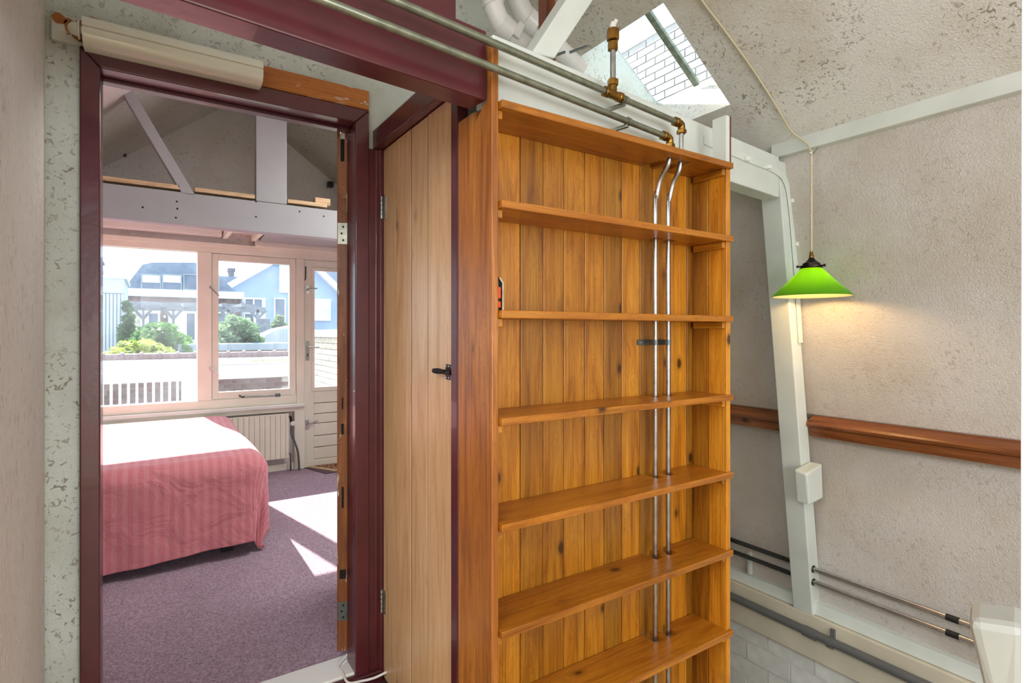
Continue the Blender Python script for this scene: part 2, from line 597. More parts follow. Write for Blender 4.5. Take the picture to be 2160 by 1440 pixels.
def m_leaf(name, a, b):
    t = NT(name)
    co = coords(t)
    nz = t.n('ShaderNodeTexNoise', i_Scale=9.0, i_Detail=3.0); t.l(co, nz.inputs['Vector'])
    cr = t.ramp(nz.outputs[0], [(0.35, a), (0.65, b)])
    t.l(cr, t.b.inputs['Base Color'])
    t.b.inputs['Roughness'].default_value = 0.5
    tl = t.n('ShaderNodeBsdfTranslucent'); t.l(cr, tl.inputs[0])
    mx = t.n('ShaderNodeMixShader'); mx.inputs[0].default_value = 0.4
    t.l(t.b.outputs[0], mx.inputs[1]); t.l(tl.outputs[0], mx.inputs[2])
    t.l(mx.outputs[0], t.t.nodes['Material Output'].inputs[0])
    return t.m
M['leaf_yellow'] = m_leaf('yellow_green_leaf', lin(120, 140, 60), lin(186, 196, 96))
M['leaf_green'] = m_leaf('green_leaf', lin(56, 96, 52), lin(110, 150, 76))
M['leaf_dull'] = m_leaf('dull_green_leaf', lin(90, 122, 92), lin(140, 166, 120))

# ------------------------------------------------------------------ shared dimensions
YD = 2.0                      # door wall, landing side
YW = 5.3                      # window wall of the bedroom
RX, RZ = 0.62, 3.265          # ridge
SR, SL = 0.71, 0.79           # roof slopes, right and left
zr = lambda x: RZ - SR * (x - RX)
zl = lambda x: RZ - SL * (RX - x)
XL = -0.24                    # left wall of the landing
YB = -2.2                     # wall behind the camera
XBL = -1.75                   # left eaves wall of the bedroom
WALLP = [(2.325, 2.06), (2.565, 0.87), (2.60, 0.84), (2.625, -0.02)]   # right wall profile

# ================================================================== STRUCTURE
# floors
fl = solo('floor', MB().box(XBL - 0.1, 2.7, 2.11, YW + 0.05, -0.15, 0.0), M['carpet'],
          'purple wall to wall carpet on the bedroom floor', 'floor', kind='structure')
solo('floor', MB().box(XBL - 0.1, 1.70, YB, 1.70, -0.25, -0.045), m_wood('bounce_floor_boards', lin(214, 196, 170), lin(200, 180, 150), lin(180, 156, 124), 'y', 0.1, 0.5, 0.1, 0.05),  # unseen floor, made pale to bounce light up to the ceiling
     'landing floor around the camera, boards paled to bounce light', 'floor', kind='structure')
solo('floor', MB().box(XBL - 0.1, 1.70, 1.70, 2.02, -0.25, -0.045), M['dark_floor'],
     'dark brown floor strip in front of the bedroom threshold', 'floor', kind='structure')
tr = thing('trim_1', 'white painted threshold board under the bedroom doorway', 'threshold', (0.25, 2.05, -0.15), kind='structure')
part('sill_board', MB().box(-0.2, 0.70, 1.995, 2.125, -0.06, 0.004), M['bright_white'], tr, bevel=0.004)
part('front_strip', MB().box(-0.2, 0.72, 1.965, 1.995, -0.06, -0.004), M['maroon'], tr, bevel=0.004)

# ceilings: right slope has the skylight well
RT_T = 0.30
SKY = dict(x0=1.66, x1=2.08, y0=1.455, y1=2.0)


def slope_piece(mb, x0, x1, y0, y1, fn, th):
    mb.hexa([(x0, y0, fn(x0)), (x1, y0, fn(x1)), (x1, y1, fn(x1)), (x0, y1, fn(x0)),
             (x0, y0, fn(x0) + th), (x1, y0, fn(x1) + th), (x1, y1, fn(x1) + th), (x0, y1, fn(x0) + th)])


nrm = V3((SR, 0, 1)).normalized()
mb = MB()
XE = 2.72
slope_piece(mb, RX, XE, YB - 0.1, SKY['y0'], zr, RT_T)
slope_piece(mb, RX, XE, 2.05, 2.5, zr, RT_T)
slope_piece(mb, RX, SKY['x0'], SKY['y1'], 2.05, zr, RT_T)
slope_piece(mb, SKY['x1'] + 0.2, XE, SKY['y1'], 2.05, zr, RT_T)
slope_piece(mb, RX, XE, 3.5, YW + 0.08, zr, 0.1)
slope_piece(mb, RX, 1.4, 2.5, 3.5, zr, 0.1)
slope_piece(mb, 2.0, XE, 2.5, 3.5, zr, 0.1)  # leaves an unseen gap in the slope, added for the bedroom fill
slope_piece(mb, RX, SKY['x0'], SKY['y0'], SKY['y1'], zr, RT_T)
# below the skylight, with a reveal square to the slope
x1 = SKY['x1']
hx = RT_T / (1 + SR * SR) * SR
P0 = (x1, zr(x1)); P1 = (XE, zr(XE)); P2 = (XE, zr(XE) + RT_T); P3 = (x1 + hx, zr(x1 + hx) + RT_T)
mb.prism([P0, P1, P2, P3], 'y', SKY['y0'], SKY['y1'])
solo('ceiling', mb, M['plaster_roof'], 'rough plastered sloping ceiling on the right with the skylight in it', 'ceiling', kind='structure')
mb = MB()
for (xa, xb, ya, yb) in ((XBL - 0.15, RX, YB - 0.1, -1.1), (XBL - 0.15, RX, 0.8, YW + 0.08), (XBL - 0.15, -1.45, -1.1, 0.8), (-0.5, RX, -1.1, 0.8)):  # unseen gap in the left slope, added to let light in
    slope_piece(mb, xa, xb, ya, yb, zl, 0.1)
solo('ceiling', mb, M['plaster_bed'], 'plastered sloping ceiling on the left seen through the doorway', 'ceiling', kind='structure')

# door wall with opening (x -.15 .. .65, z 0 .. 2.045)
mb = MB()
zt = 2.045
mb.box(-0.9, -0.15, YD, 2.10, -0.15, zt)
mb.prism([(XBL - 0.1, -0.15), (-0.9, -0.15), (-0.9, zl(-0.9) + 0.1), (XBL - 0.1, zl(XBL - 0.1) + 0.1)], 'y', YD, 2.10)
mb.box(0.65, 2.7, YD, 2.10, -1.6, zt)
mb.prism([(RX - (RZ + 0.345 - zt) / SL, zt), (RX + (RZ + 0.345 - zt) / SR, zt), (RX, RZ + 0.345)], 'y', YD, 2.10)
solo('wall_front', mb, M['plaster_cool'], 'rough white plastered wall around the bedroom doorway', 'wall', kind='structure')

# left wall of the landing (smoothly rounded towards the door wall)
mb = MB()
prof = [(XL - 0.30, 1.22), (XL, 1.22), (XL, 1.90), (XL - 0.004, 1.95), (XL - 0.012, YD), (XL - 0.30, YD)]
mb.prism(prof, 'z', -0.25, 2.40)
solo('wall_left', mb, M['plaster_left'], 'shaded beige textured wall at the left picture edge', 'wall', kind='structure', smooth='auto')

# right wall
mb = MB()
pts = WALLP
mb.prism([(x, z) for x, z in pts] + [(2.80, -0.02), (2.80, 2.06)], 'y', YB, YW)
solo('wall_right', mb, M['plaster_warm'], 'leaning grey white plastered wall behind the green lamp', 'wall', kind='structure')
# stair well below: brick
wl = thing('wall_stairwell', 'white painted brick wall below the grey drain pipe', 'wall', (2.6, 1.0, -1.6), kind='structure')
part('mortar_bed', MB().box(2.612, 2.75, YB, YD, -1.6, -0.02), M['mortar_white'], wl)
bl, bh = 0.235, 0.098
me = MB().box(-0.02, 0.02, -bl / 2 + 0.004, bl / 2 - 0.004, 0.004, bh - 0.003).mesh('brick', V3((0, 0, 0)))
me.materials.append(M['white_brick'])
for r in range(11):
    for k in range(6):
        y = 0.55 + k * bl + (bl / 2 if r % 2 else 0)
        if y + bl / 2 > YD: continue
        o = piece('brick', me, wl, (2.6275 + random.uniform(-.0025, .0025), y, -0.27 - (r + 1) * bh))
# wall behind the camera; its unseen opening is added to let light in
wx0, wx1, wz0, wz1 = -0.35, 2.15, 0.75, 2.05
mb = MB()
mb.box(XBL - 0.1, wx0, YB - 0.1, YB, -1.6, zl(XBL))
mb.prism([(XBL, zl(XBL)), (wx0, zl(XBL)), (wx0, 2.4)], 'y', YB - 0.1, YB)
mb.box(wx1, 2.8, YB - 0.1, YB, -1.6, 2.4)
mb.box(wx0, wx1, YB - 0.1, YB, -1.6, wz0)
mb.box(wx0, wx1, YB - 0.1, YB, wz1, 2.4)
mb.prism([(wx0 - 0.2, 2.4), (2.3, 2.4), (RX, RZ + 0.3)], 'y', YB - 0.1, YB)
solo('wall_back', mb, M['plaster_warm'], 'plastered wall behind the camera with an added light opening', 'wall', kind='structure')
# stairwell bottom
solo('floor', MB().box(1.70, 2.75, YB, YD, -1.75, -1.6), M['beige_trim'], 'floor at the bottom of the stairwell on the right', 'floor', kind='structure')  # unseen floor given a light colour to bounce light onto the brick
solo('wall_stair_side', MB().box(1.68, 1.70, YB, YD, -1.6, -0.25), M['white_paint'], 'white panel closing the side of the stairwell below the landing', 'wall', kind='structure')

# bedroom side walls and window wall
solo('wall_landing_left', MB().box(XBL - 0.1, XBL, YB, 2.0, -0.15, zl(XBL) + 0.1), M['plaster_warm'], 'low plastered eaves wall on the landing left of the camera', 'wall', kind='structure')
solo('wall_bedroom_left', MB().box(XBL - 0.1, XBL, 2.1, YW + 0.08, -0.15, zl(XBL) + 0.15), M['plaster_bed'], 'low plastered eaves wall on the left of the bedroom', 'wall', kind='structure')
mb = MB()
WL, WR = -1.25, 2.02          # outer limits of the window and balcony door band
WB, WT = 0.60, 1.995
mb.prism([(XBL - 0.1, -0.15), (WL, -0.15), (WL, zl(WL) + 0.15), (XBL - 0.1, zl(XBL - 0.1) + 0.15)], 'y', YW, YW + 0.1)
mb.box(WR, 2.8, YW, YW + 0.1, -0.15, WT)
mb.box(XBL - 0.1, 1.175, YW, YW + 0.1, -0.15, WB)
mb.prism([(RX - (RZ + 0.2 - WT) / SL, WT), (RX + (RZ + 0.2 - WT) / SR, WT), (RX, RZ + 0.2)], 'y', YW, YW + 0.1)
solo('wall_window', mb, M['plaster_bed'], 'plastered gable wall above the bedroom windows', 'wall', kind='structure')

portal('portal_window', ((WL + WR) / 2, YW + 0.12, 1.3), (0, -1, 0), WR - WL, 1.5)
pc = V3((1.87 + 0.2, 1.73, zr(1.87) + 0.36))
portal('portal_skylight', pc, -nrm, 0.6, 0.6)

# ================================================================== BEDROOM DOORWAY
fr = thing('trim_2', 'dark maroon painted frame around the open bedroom doorway', 'door frame', (0.25, 2.03, 0), kind='structure')
zi, zo = 2.015, 2.067
for nm, poly in (('jamb', [(-0.172, -0.04), (-0.124, -0.04), (-0.124, zi), (-0.172, zo)]),
                 ('jamb', [(0.62, -0.04), (0.672, -0.04), (0.672, zo), (0.62, zi)]),
                 ('head', [(-0.172, zo), (-0.124, zi), (0.62, zi), (0.672, zo)])):
    part(nm, MB().prism(poly, 'y', 1.98, 2.085), M['maroon'], fr, bevel=0.004)
part('stop_bead', MB().box(-0.124, 0.62, 2.05, 2.085, zi - 0.012, zi), M['maroon'], fr, bevel=0.002)

# board over the door
bd = thing('trim_3', 'worn orange wooden board with flaking white paint above the bedroom door', 'board', (0.22, 1.992, 2.07), kind='structure')
part('board', MB().box(-0.06, 0.672, 1.983, 2.0, 2.069, 2.14), M['board_wood'], bd, bevel=0.003)
part('painted_end', MB().box(-0.235, -0.06, 1.982, 2.0, 2.069, 2.142), m_plain('half_painted_board', lin(208, 208, 198), 0.5, 0, 0.1, 20, 0.3), bd, bevel=0.003)
rag = MB()
for (x, z, w, h) in ((-0.232, 2.112, 0.03, 0.03), (-0.205, 2.09, 0.022, 0.045), (-0.188, 2.078, 0.028, 0.03), (-0.172, 2.071, 0.03, 0.02), (-0.19, 2.118, 0.05, 0.02)):
    n = 9
    poly = [(x + w / 2 + w * .55 * math.cos(a) * random.uniform(.7, 1.2), z + h / 2 + h * .55 * math.sin(a) * random.uniform(.7, 1.2)) for a in [2 * math.pi * k / n for k in range(n)]]
    rag.prism(poly, 'y', 1.9812, 1.983)
part('bare_wood_patch', rag, M['board_wood'], bd, label='bare orange wood where the paint flaked off')
part('screw', MB().lathe([(0.005, 0), (0.004, 0.003)], (0.655, 1.983, 2.095), 10, (0, -1, 0)), M['zinc_plate'], bd)

# long cream casing on that board
cs = thing('strip_casing', 'long glossy cream tube shaped casing on the board above the bedroom door', 'casing', (0.07, 1.94, 2.05))
pr = [(0.0, -0.038), (-0.05, -0.038)]
yc, zc, rr = 1.935, 2.092, 0.036
prof = [(1.983, 2.052), (1.945, 2.050), (1.915, 2.055), (1.904, 2.067), (1.902, 2.088)]
lip = [(1.905, 2.088), (1.905, 2.091)]
arc = [(yc - rr * math.cos(a), 2.093 + rr * math.sin(a)) for a in [math.radians(d) for d in range(0, 181, 15)]]
poly = prof + lip + arc + [(1.983, 2.093)]
part('cover', MB().prism([(y, z) for y, z in poly], 'x', -0.157, 0.296), M['cream_plastic'], cs, smooth='auto')
part('end_plate', MB().prism([(y, z) for y, z in poly], 'x', -0.160, -0.157), M['cream_plastic'], cs)
part('end_plate', MB().prism([(y, z) for y, z in poly], 'x', 0.296, 0.299), M['cream_plastic'], cs)
part('end_knob', MB().lathe([(0.010, 0.0), (0.010, 0.007), (0.026, 0.007), (0.026, 0.011), (0.020, 0.013), (0.016, 0.026), (0.008, 0.034), (0.0, 0.036)], (-0.16, 1.945, 2.095), 20, (-1, 0, 0)), M['cream_plastic'], cs, smooth='auto')
part('red_mark', MB().box(-0.143, -0.122, 1.9235, 1.926, 2.124, 2.1285), M['red'], cs, label='tiny red printed mark')

# open bedroom door leaf, seen on its worn hinge edge
dl = thing('door_1', 'open bedroom door seen edge on with worn brown edge and two hinges', 'door', (0.6, 2.1, 0.03), kind='structure')
ang = math.radians(25)
Ld = V3((math.sin(ang), math.cos(ang), 0)); Td = V3((-math.cos(ang), math.sin(ang), 0))
B0 = V3((0.625, 2.092, 0)); Zd = V3((0, 0, 1))
lf = MB().obox(B0, Ld, Td, Zd, (0.006, 0.72), (0, 0.04), (0.036, 2.01))
part('leaf', lf, M['white_paint'], dl, bevel=0.002)
eb = part('hinge_edge', MB().obox(B0, Ld, Td, Zd, (0, 0.006), (0.0012, 0.0388), (0.036, 1.985)), M['door_edge'], dl)
part('edge_horn', MB().obox(B0, Ld, Td, Zd, (0, 0.03), (0.0012, 0.010), (1.985, 2.016)), M['door_edge'], dl)
part('edge_horn', MB().obox(B0, Ld, Td, Zd, (0, 0.03), (0.028, 0.0388), (1.985, 2.016)), M['door_edge'], dl)
for (z0, z1, a, b_) in ((1.90, 1.985, 0.012, 0.026), (1.64, 1.72, 0.013, 0.024), (0.86, 0.90, 0.014, 0.024), (0.955, 1.0, 0.016, 0.022), (0.58, 0.66, 0.014, 0.022), (0.31, 0.345, 0.006, 0.03)):
    part('mortise', MB().obox(B0, Ld, Td, Zd, (-0.0006, 0.004), (a, b_), (z0, z1)), M['dark_void'], dl)
part('edge_patch', MB().obox(B0, Ld, Td, Zd, (-0.0012, 0.004), (0.004, 0.035), (1.625, 1.76)), M['door_edge'], eb)


def butt_hinge(parent, z0, z1, mat):
    h = part('hinge', MB().obox(B0, Ld, Td, Zd, (-0.0022, 0.001), (0.001, 0.036), (z0, z1)), mat, parent)
    m2 = MB()
    n = 5
    for k in range(n):
        za, zb = z0 + (z1 - z0) * k / n + .0008, z0 + (z1 - z0) * (k + 1) / n - .0008
        m2.tube([B0 + Ld * -0.003 + Td * -0.004 + Zd * za, B0 + Ld * -0.003 + Td * -0.004 + Zd * zb], 0.0052, 10)
    part('knuckle', m2, mat, h, smooth='auto')
    for f, s in ((0.18, 0.016), (0.5, 0.022), (0.82, 0.016)):
        p = B0 + Ld * -0.0022 + Td * s + Zd * (z0 + (z1 - z0) * f)
        part('screw', MB().lathe([(0.0042, 0), (0.003, 0.001)], p, 10, -Ld), M['dark_metal'], h)


butt_hinge(dl, 1.585, 1.665, M['zinc_plate'])
butt_hinge(dl, 0.152, 0.222, M['grey_plate'])

# white cable round the jamb foot
pth = [onZ(737, 1376, 0.02), onZ(722, 1392, 0.012), onZ(714, 1407, 0.008), onZ(722, 1417, 0.006)]
pth += [V3((0.585, 1.955, -0.0)), V3((0.63, 1.95, -0.008)), V3((0.68, 1.948, -0.012)), V3((0.73, 1.945, -0.004))]


def smooth_path(p, n=6):
    p = [V3(q) for q in p]
    out = []
    for i in range(len(p) - 1):
        a, b_, c, d = p[max(i - 1, 0)], p[i], p[i + 1], p[min(i + 2, len(p) - 1)]
        for k in range(n):
            t_ = k / n
            out.append(0.5 * ((2 * b_) + (c - a) * t_ + (2 * a - 5 * b_ + 4 * c - d) * t_ * t_ + (3 * b_ - a - 3 * c + d) * t_ ** 3))
    out.append(p[-1])
    return out


solo('cable', MB().tube(smooth_path(pth), 0.0045, 8), M['white_cord'], 'white cable looping around the foot of the door frame', 'cable', smooth=True)

# ================================================================== CLOSET
XC = 0.71
cf = thing('trim_4', 'maroon painted frame of the closet door beside the bookcase', 'door frame', (0.72, 1.7, 0), kind='structure')
part('lintel', MB().box(0.69, 0.76, 1.285, 1.997, 1.93, 2.0), M['maroon'], cf, bevel=0.003)
part('stile', MB().prism([(0.674, 1.988), (0.70, 1.988), (0.712, 1.975), (0.745, 1.975), (0.745, 2.0), (0.674, 2.0)], 'z', -0.045, 1.93), M['maroon'], cf, bevel=0.002)
part('stile', MB().box(XC, 0.745, 1.356, 1.397, -0.045, 1.93), M['maroon'], cf, bevel=0.003)
part('closet_top', MB().box(0.70, 1.66, 1.335, 1.998, 2.0, 2.012), M['white_paint'], cf)
cd = thing('door_2', 'pale stripped pine plank closet door with black latch', 'door', (0.73, 1.68, -0.04), kind='structure')
XP = 0.722
ys = [1.398] + [onX(u, 1100, XP).y for u in (902, 867, 835)] + [1.973]
for i in range(4):
    part('plank', MB().box(XP + (0.001 if i % 2 else 0), XP + 0.022, ys[i] + 0.0025, ys[i + 1] - 0.0025, -0.035, 1.927), M['pale_z'], cd, bevel=0.0015)
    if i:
        part('joint_shade', MB().box(XP + 0.0018, XP + 0.02, ys[i] - 0.0024, ys[i] + 0.0024, -0.035, 1.926), M['joint_shade'], cd)
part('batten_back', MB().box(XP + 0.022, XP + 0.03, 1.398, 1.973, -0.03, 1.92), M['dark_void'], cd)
for (v0, v1) in ((420, 466), (1232, 1280)):
    pz0, pz1 = onX(800, v1, XP).z, onX(800, v0, XP).z
    h = part('hinge', MB().box(XP - 0.0015, XP + 0.001, 1.945, 1.974, pz0, pz1), M['zinc_plate'], cd)
    m2 = MB()
    for k in range(5):
        za, zb = pz0 + (pz1 - pz0) * k / 5 + .0008, pz0 + (pz1 - pz0) * (k + 1) / 5 - .0008
        m2.tube([(XP - 0.007, 1.972, za), (XP - 0.007, 1.972, zb)], 0.006, 10)
    part('knuckle', m2, M['alu'], h, smooth='auto')
zl0 = onX(930, 782, XP).z
lt = part('latch', MB().box(XP - 0.004, XP, 1.399, 1.448, zl0 - 0.022, zl0 + 0.022), M['dark_metal'], cd, bevel=0.003, label='black metal slide latch')
part('bolt', MB().tube([(XP - 0.009, 1.399, zl0), (XP - 0.009, 1.445, zl0)], 0.0075, 10), M['dark_metal'], lt, smooth='auto')
part('thumb_piece', MB().tube([(XP - 0.009, 1.440, zl0), (XP - 0.022, 1.462, zl0 + 0.002), (XP - 0.025, 1.482, zl0 + 0.002)], [0.006, 0.009, 0.007], 10), M['black'], lt, smooth='auto')
for yy in (1.408, 1.425, 1.442):
    for s in (-1, 1):
        part('rivet', MB().lathe([(0.0028, 0), (0.002, 0.0015)], (XP - 0.004, yy, zl0 + s * 0.0165), 8, (-1, 0, 0)), M['alu'], lt)

# ================================================================== BOOKCASE
bc = thing('bookcase', 'tall built in orange pine bookcase with seven empty shelves', 'bookcase', (1.19, 1.24, -0.045))
Y0, YBK = 1.171, 1.312
XI0, XI1 = 0.73, 1.655
lp = part('side_board', MB().prism([(Y0, -0.045), (1.258, -0.045), (1.258, 1.80), (1.215, 1.832), (1.197, 1.838), (1.197, 1.985), (Y0, 1.985)], 'x', 0.71, XI0), M['pine_side'], bc, bevel=0.003)
part('side_board', MB().box(0.7115, XI0, 1.2592, 1.355, -0.045, 1.832), M['pine_side'], bc, bevel=0.003)
part('side_board', MB().box(XI1, 1.677, Y0, 1.2455, -0.045, 1.83), M['pine_z'], bc, bevel=0.003)
part('side_board', MB().box(XI1, 1.676, 1.2467, 1.335, -0.045, 1.83), M['pine_z'], bc, bevel=0.003)
part('upper_side', MB().box(XI1, 1.6755, Y0 + 0.003, 1.228, 1.83, 1.998), M['white_paint'], bc, label='white painted upper end board')
part('upper_edge', MB().box(1.6755, 1.680, Y0, 1.228, 1.83, 1.998), M['brown_wood'], bc)
us = [1048, 1098, 1146, 1190, 1234, 1275, 1312, 1349.5, 1378, 1416.5, 1449.6, 1463]
xs = [max(XI0, onY(u, 700, YBK).x) for u in us]
xs[0], xs[-1] = XI0, XI1
for i in range(len(xs) - 1):
    part('back_board', MB().box(xs[i] + 0.0009, xs[i + 1] - 0.0009, YBK + random.uniform(0, .0015), YBK + 0.014, -0.045, 1.832), M['pine_z'], bc, bevel=0.0025)
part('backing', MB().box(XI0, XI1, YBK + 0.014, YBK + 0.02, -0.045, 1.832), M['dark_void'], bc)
PX1, PX2, PY = 1.411, 1.475, 1.272
for zs in (1.832, 1.581, 1.305, 1.035, 0.768, 0.500, 0.224):
    fy = 1.157
    poly = [(XI0 + 0.001, fy), (1.674, fy), (1.674, Y0 - 0.0005), (XI1 - 0.001, Y0 - 0.0005), (XI1 - 0.001, YBK - 0.001),
            (PX2 + 0.022, YBK - 0.001), (PX2 + 0.022, 1.25), (PX2 - 0.02, 1.25), (PX2 - 0.02, YBK - 0.001),
            (PX1 + 0.022, YBK - 0.001), (PX1 + 0.022, 1.25), (PX1 - 0.02, 1.25), (PX1 - 0.02, YBK - 0.001), (XI0 + 0.001, YBK - 0.001)]
    if zs > 1.8:
        cut = 1.195
        poly = [(p[0], cut if abs(p[1] - 1.25) < 1e-6 else p[1]) for p in poly]
    part('shelf', MB().prism(poly, 'z', zs - 0.020, zs), M['pine_x'], bc, bevel=0.002)
    for (xa, xb) in ((XI0 + 0.0005, XI0 + 0.015), (XI1 - 0.016, XI1 - 0.0005)):
        part('batten', MB().box(xa, xb, Y0 + 0.004, YBK - 0.012, zs - 0.0425, zs - 0.0205), M['pine_y'], bc, bevel=0.003)

# spirit-level like tool on the third shelf
tl_ = thing('hand_tool', 'small orange and black tool with steel edge standing on the third shelf', 'tool', (0.75, 1.2, 1.305))
pa, pb = onY(1055, 640, 1.19), onY(1068, 640, 1.19)
part('body', MB().prism([(0.733, 1.306), (0.752, 1.306), (0.752, 1.376), (0.744, 1.387), (0.733, 1.387)], 'y', 1.20, 1.225), M['black'], tl_, bevel=0.001)
part('orange_grip', MB().box(0.7335, 0.7505, 1.192, 1.2005, 1.336, 1.366), M['orange'], tl_, bevel=0.002)
part('orange_grip', MB().box(0.7335, 0.7505, 1.192, 1.2005, 1.312, 1.329), M['orange'], tl_, bevel=0.002)
part('steel_edge', MB().prism([(0.7525, 1.305), (0.757, 1.305), (0.757, 1.377), (0.745, 1.391), (0.743, 1.388), (0.7525, 1.376)], 'y', 1.19, 1.228), M['zinc_plate'], tl_)

# ================================================================== TIE BEAM (maroon left of the bookcase, white to its right)
BE = V3((0.995, 0.1006, 0)).normalized(); BN = V3((0.1006, -0.995, 0)).normalized(); UP = V3((0, 0, 1))
BO = V3((0.715, 1.20, 0))
bt, bb = 2.015, 1.838
bx = lambda x: (x - BO.x) / BE.x
tb = thing('tie_beam', 'roof tie beam painted maroon on the left and white behind the pipes', 'beam', (0.9, 1.25, bb), kind='structure')
part('maroon_beam', MB().obox(BO, BE, -BN, UP, (bx(XL - 0.02), bx(0.712)), (0, 0.075), (bb, bt)), M['maroon'], tb, bevel=0.004, label='maroon painted end of the beam')
part('maroon_board', MB().obox(BO, BE, -BN, UP, (bx(XL - 0.02), bx(0.632)), (0.018, 0.045), (bt, 2.13)), M['maroon'], tb, bevel=0.003)
part('white_beam', MB().obox(BO, BE, -BN, UP, (bx(0.7315), bx(2.292)), (0.0, 0.075), (bb, bt)), M['white_paint'], tb, bevel=0.004, label='white painted part of the beam')
# diagonal brace from beam to roof
q = [onP(1122, 110, BO - BN * 0.012, BN), onP(1171, 121, BO - BN * 0.012, BN), onP(1251, 0, BO - BN * 0.012, BN), onP(1193, 0, BO - BN * 0.012, BN)]
for i in (2, 3):
    j = 1 if i == 2 else 0
    q[i] = q[j] + (q[i] - q[j]) * 3.2
for i in (0, 1):
    j = 2 if i == 1 else 3
    q[i].z -= 0.002
back = [p - BN * 0.062 for p in q]
part('brace', MB().hexa([q[0], q[1], back[1], back[0], q[3], q[2], back[2], back[3]]), M['white_paint'], tb, bevel=0.004, label='white diagonal brace')
part('brown_rafter', MB().obox(V3((onY(1154, 20, 1.5).x, 1.50, 0)), V3((1, 0, 0)), V3((0, 1, 0)), UP, (0, 0.036), (0, 0.05), (2.015, zr(1.05) + 0.05)), M['brown_wood'], tb, label='brown unpainted post')


# ================================================================== PIPE RUNS OVER AND THROUGH THE BOOKCASE
def bp(x, off, z):
    p = BO + BE * bx(x) + BN * off
    return V3((p.x, p.y, z))


def hex_fit(mb, p, d, r, h, n=6):
    p, d = V3(p), V3(d).normalized()
    mb.lathe([(r * .85, -h / 2), (r, -h / 2 + .002), (r, h / 2 - .002), (r * .85, h / 2)], p, n, d)


def run(name, label, off, zA, zB, xend, px, mat_extra):
    g = thing(name, label, 'pipe', (px, PY, -0.045))
    xa = XL
    zat = lambda x: zA + (zB - zA) * (x - 0.55) / (xend - 0.55)
    e = bp(xend, off, zat(xend))
    part('horizontal_pipe', MB().tube([bp(xa, off, zat(xa)), bp(0.5, off, zat(0.5)), e - BE * 0.012], 0.0095, 14), M['steel'], g, smooth='auto')
    f = MB()
    f.tube([e - BE * 0.028, e - BE * 0.004, e + BE * 0.004 - UP * 0.004, e + BE * 0.006 - UP * 0.022], 0.0125, 12)
    hex_fit(f, e - BE * 0.026, BE, 0.0165, 0.016)
    hex_fit(f, e + BE * 0.006 - UP * 0.026, UP, 0.0165, 0.014)
    part('elbow', f, M['brass'], g, smooth='auto')
    top = e + BE * 0.006 - UP * 0.025
    vp = [top, V3((px, top.y + 0.006, 1.80)), V3((px, PY - 0.022, 1.755)), V3((px, PY - 0.006, 1.70)), V3((px, PY, 1.655)), V3((px, PY, 1.0)), V3((px, PY, -0.045))]
    part('vertical_pipe', MB().tube(smooth_path(vp, 5), 0.0078, 14), M['bright_steel'], g, smooth='auto', label='bare bright pipe running down through the shelves')
    # bracket to the beam
    xb_ = onP(1322, 257, BO + BN * off, BN).x if zA < 1.9 else onP(1316, 212, BO + BN * off, BN).x
    c = bp(xb_, off, zat(xb_))
    m2 = MB().tube([c - BE * 0.006, c + BE * 0.006], 0.0125, 12)
    m2.bar(c - UP * 0.012, bp(xb_ - 0.03, 0.0, zat(xb_) - 0.024), 0.012, 0.009)
    part('bracket', m2, M['steel'], g, smooth='auto')
    return g, zat


g1, z1f = run('heating_pipe', 'lower of two galvanised pipes running over the bookcase and down its back', 0.06, 1.893, 1.882, 1.40, PX1, None)
g2, z2f = run('heating_pipe', 'upper of two galvanised pipes with brass valve branch over the bookcase', 0.06, 1.953, 1.943, 1.465, PX2, None)
ub = onP(1290, 187, BO + BN * 0.06, BN)
c = bp(ub.x, 0.06, z2f(ub.x))
f = MB().tube([c - BE * 0.03, c + BE * 0.03], 0.013, 12)
hex_fit(f, c - BE * 0.03, BE, 0.0165, 0.016); hex_fit(f, c + BE * 0.03, BE, 0.0165, 0.016)
f.tube([c, c + UP * 0.03], 0.012, 12)
hex_fit(f, c + UP * 0.035, UP, 0.0165, 0.02)
part('tee_fitting', f, M['brass'], g2, smooth='auto')
part('branch_pipe', MB().tube([c + UP * 0.03, c + UP * 0.14], 0.0085, 12), M['bright_steel'], g2, smooth='auto')
f = MB()
hex_fit(f, c + UP * 0.142, UP, 0.0155, 0.026); hex_fit(f, c + UP * 0.175, UP, 0.019, 0.034)
part('valve', f, M['brass'], g2, smooth='auto')
part('bleed_cap', MB().tube([c + UP * 0.19, c + UP * 0.205, c + UP * 0.212 + BN * 0.004], [0.011, 0.009, 0.008], 12), M['white_pvc'], g2, smooth='auto')
part('bleed_spout', MB().tube([c + UP * 0.20, c + UP * 0.215 + BN * 0.014], 0.006, 10), M['white_pvc'], g2, smooth='auto')
# double pipe strap on the back boards
zz = onY(1383, 722, PY).z
st = thing('pipe_strap', 'small grey metal strap holding the two pipes below the third shelf', 'strap', (1.43, 1.285, zz - 0.01))
m2 = MB().box(PX1 - 0.045, PX2 + 0.012, 1.3085, 1.3118, zz - 0.009, zz + 0.009)
for px in (PX1, PX2):
    m2.lathe([(0.0078, -0.009), (0.0098, -0.009), (0.0098, 0.009), (0.0078, 0.009)], (px, PY, zz), 14, closed=True)
    m2.box(px - 0.012, px - 0.008, PY, 1.309, zz - 0.009, zz + 0.009)
    m2.box(px + 0.008, px + 0.012, PY, 1.309, zz - 0.009, zz + 0.009)
part('strap', m2, M['grey_plate'], st, smooth='auto')
for x in (PX1 - 0.028, (PX1 + PX2) / 2):
    part('screw', MB().lathe([(0.005, 0), (0.003, 0.003)], (x, 1.3085, zz), 10, (0, -1, 0)), M['zinc_plate'], st)

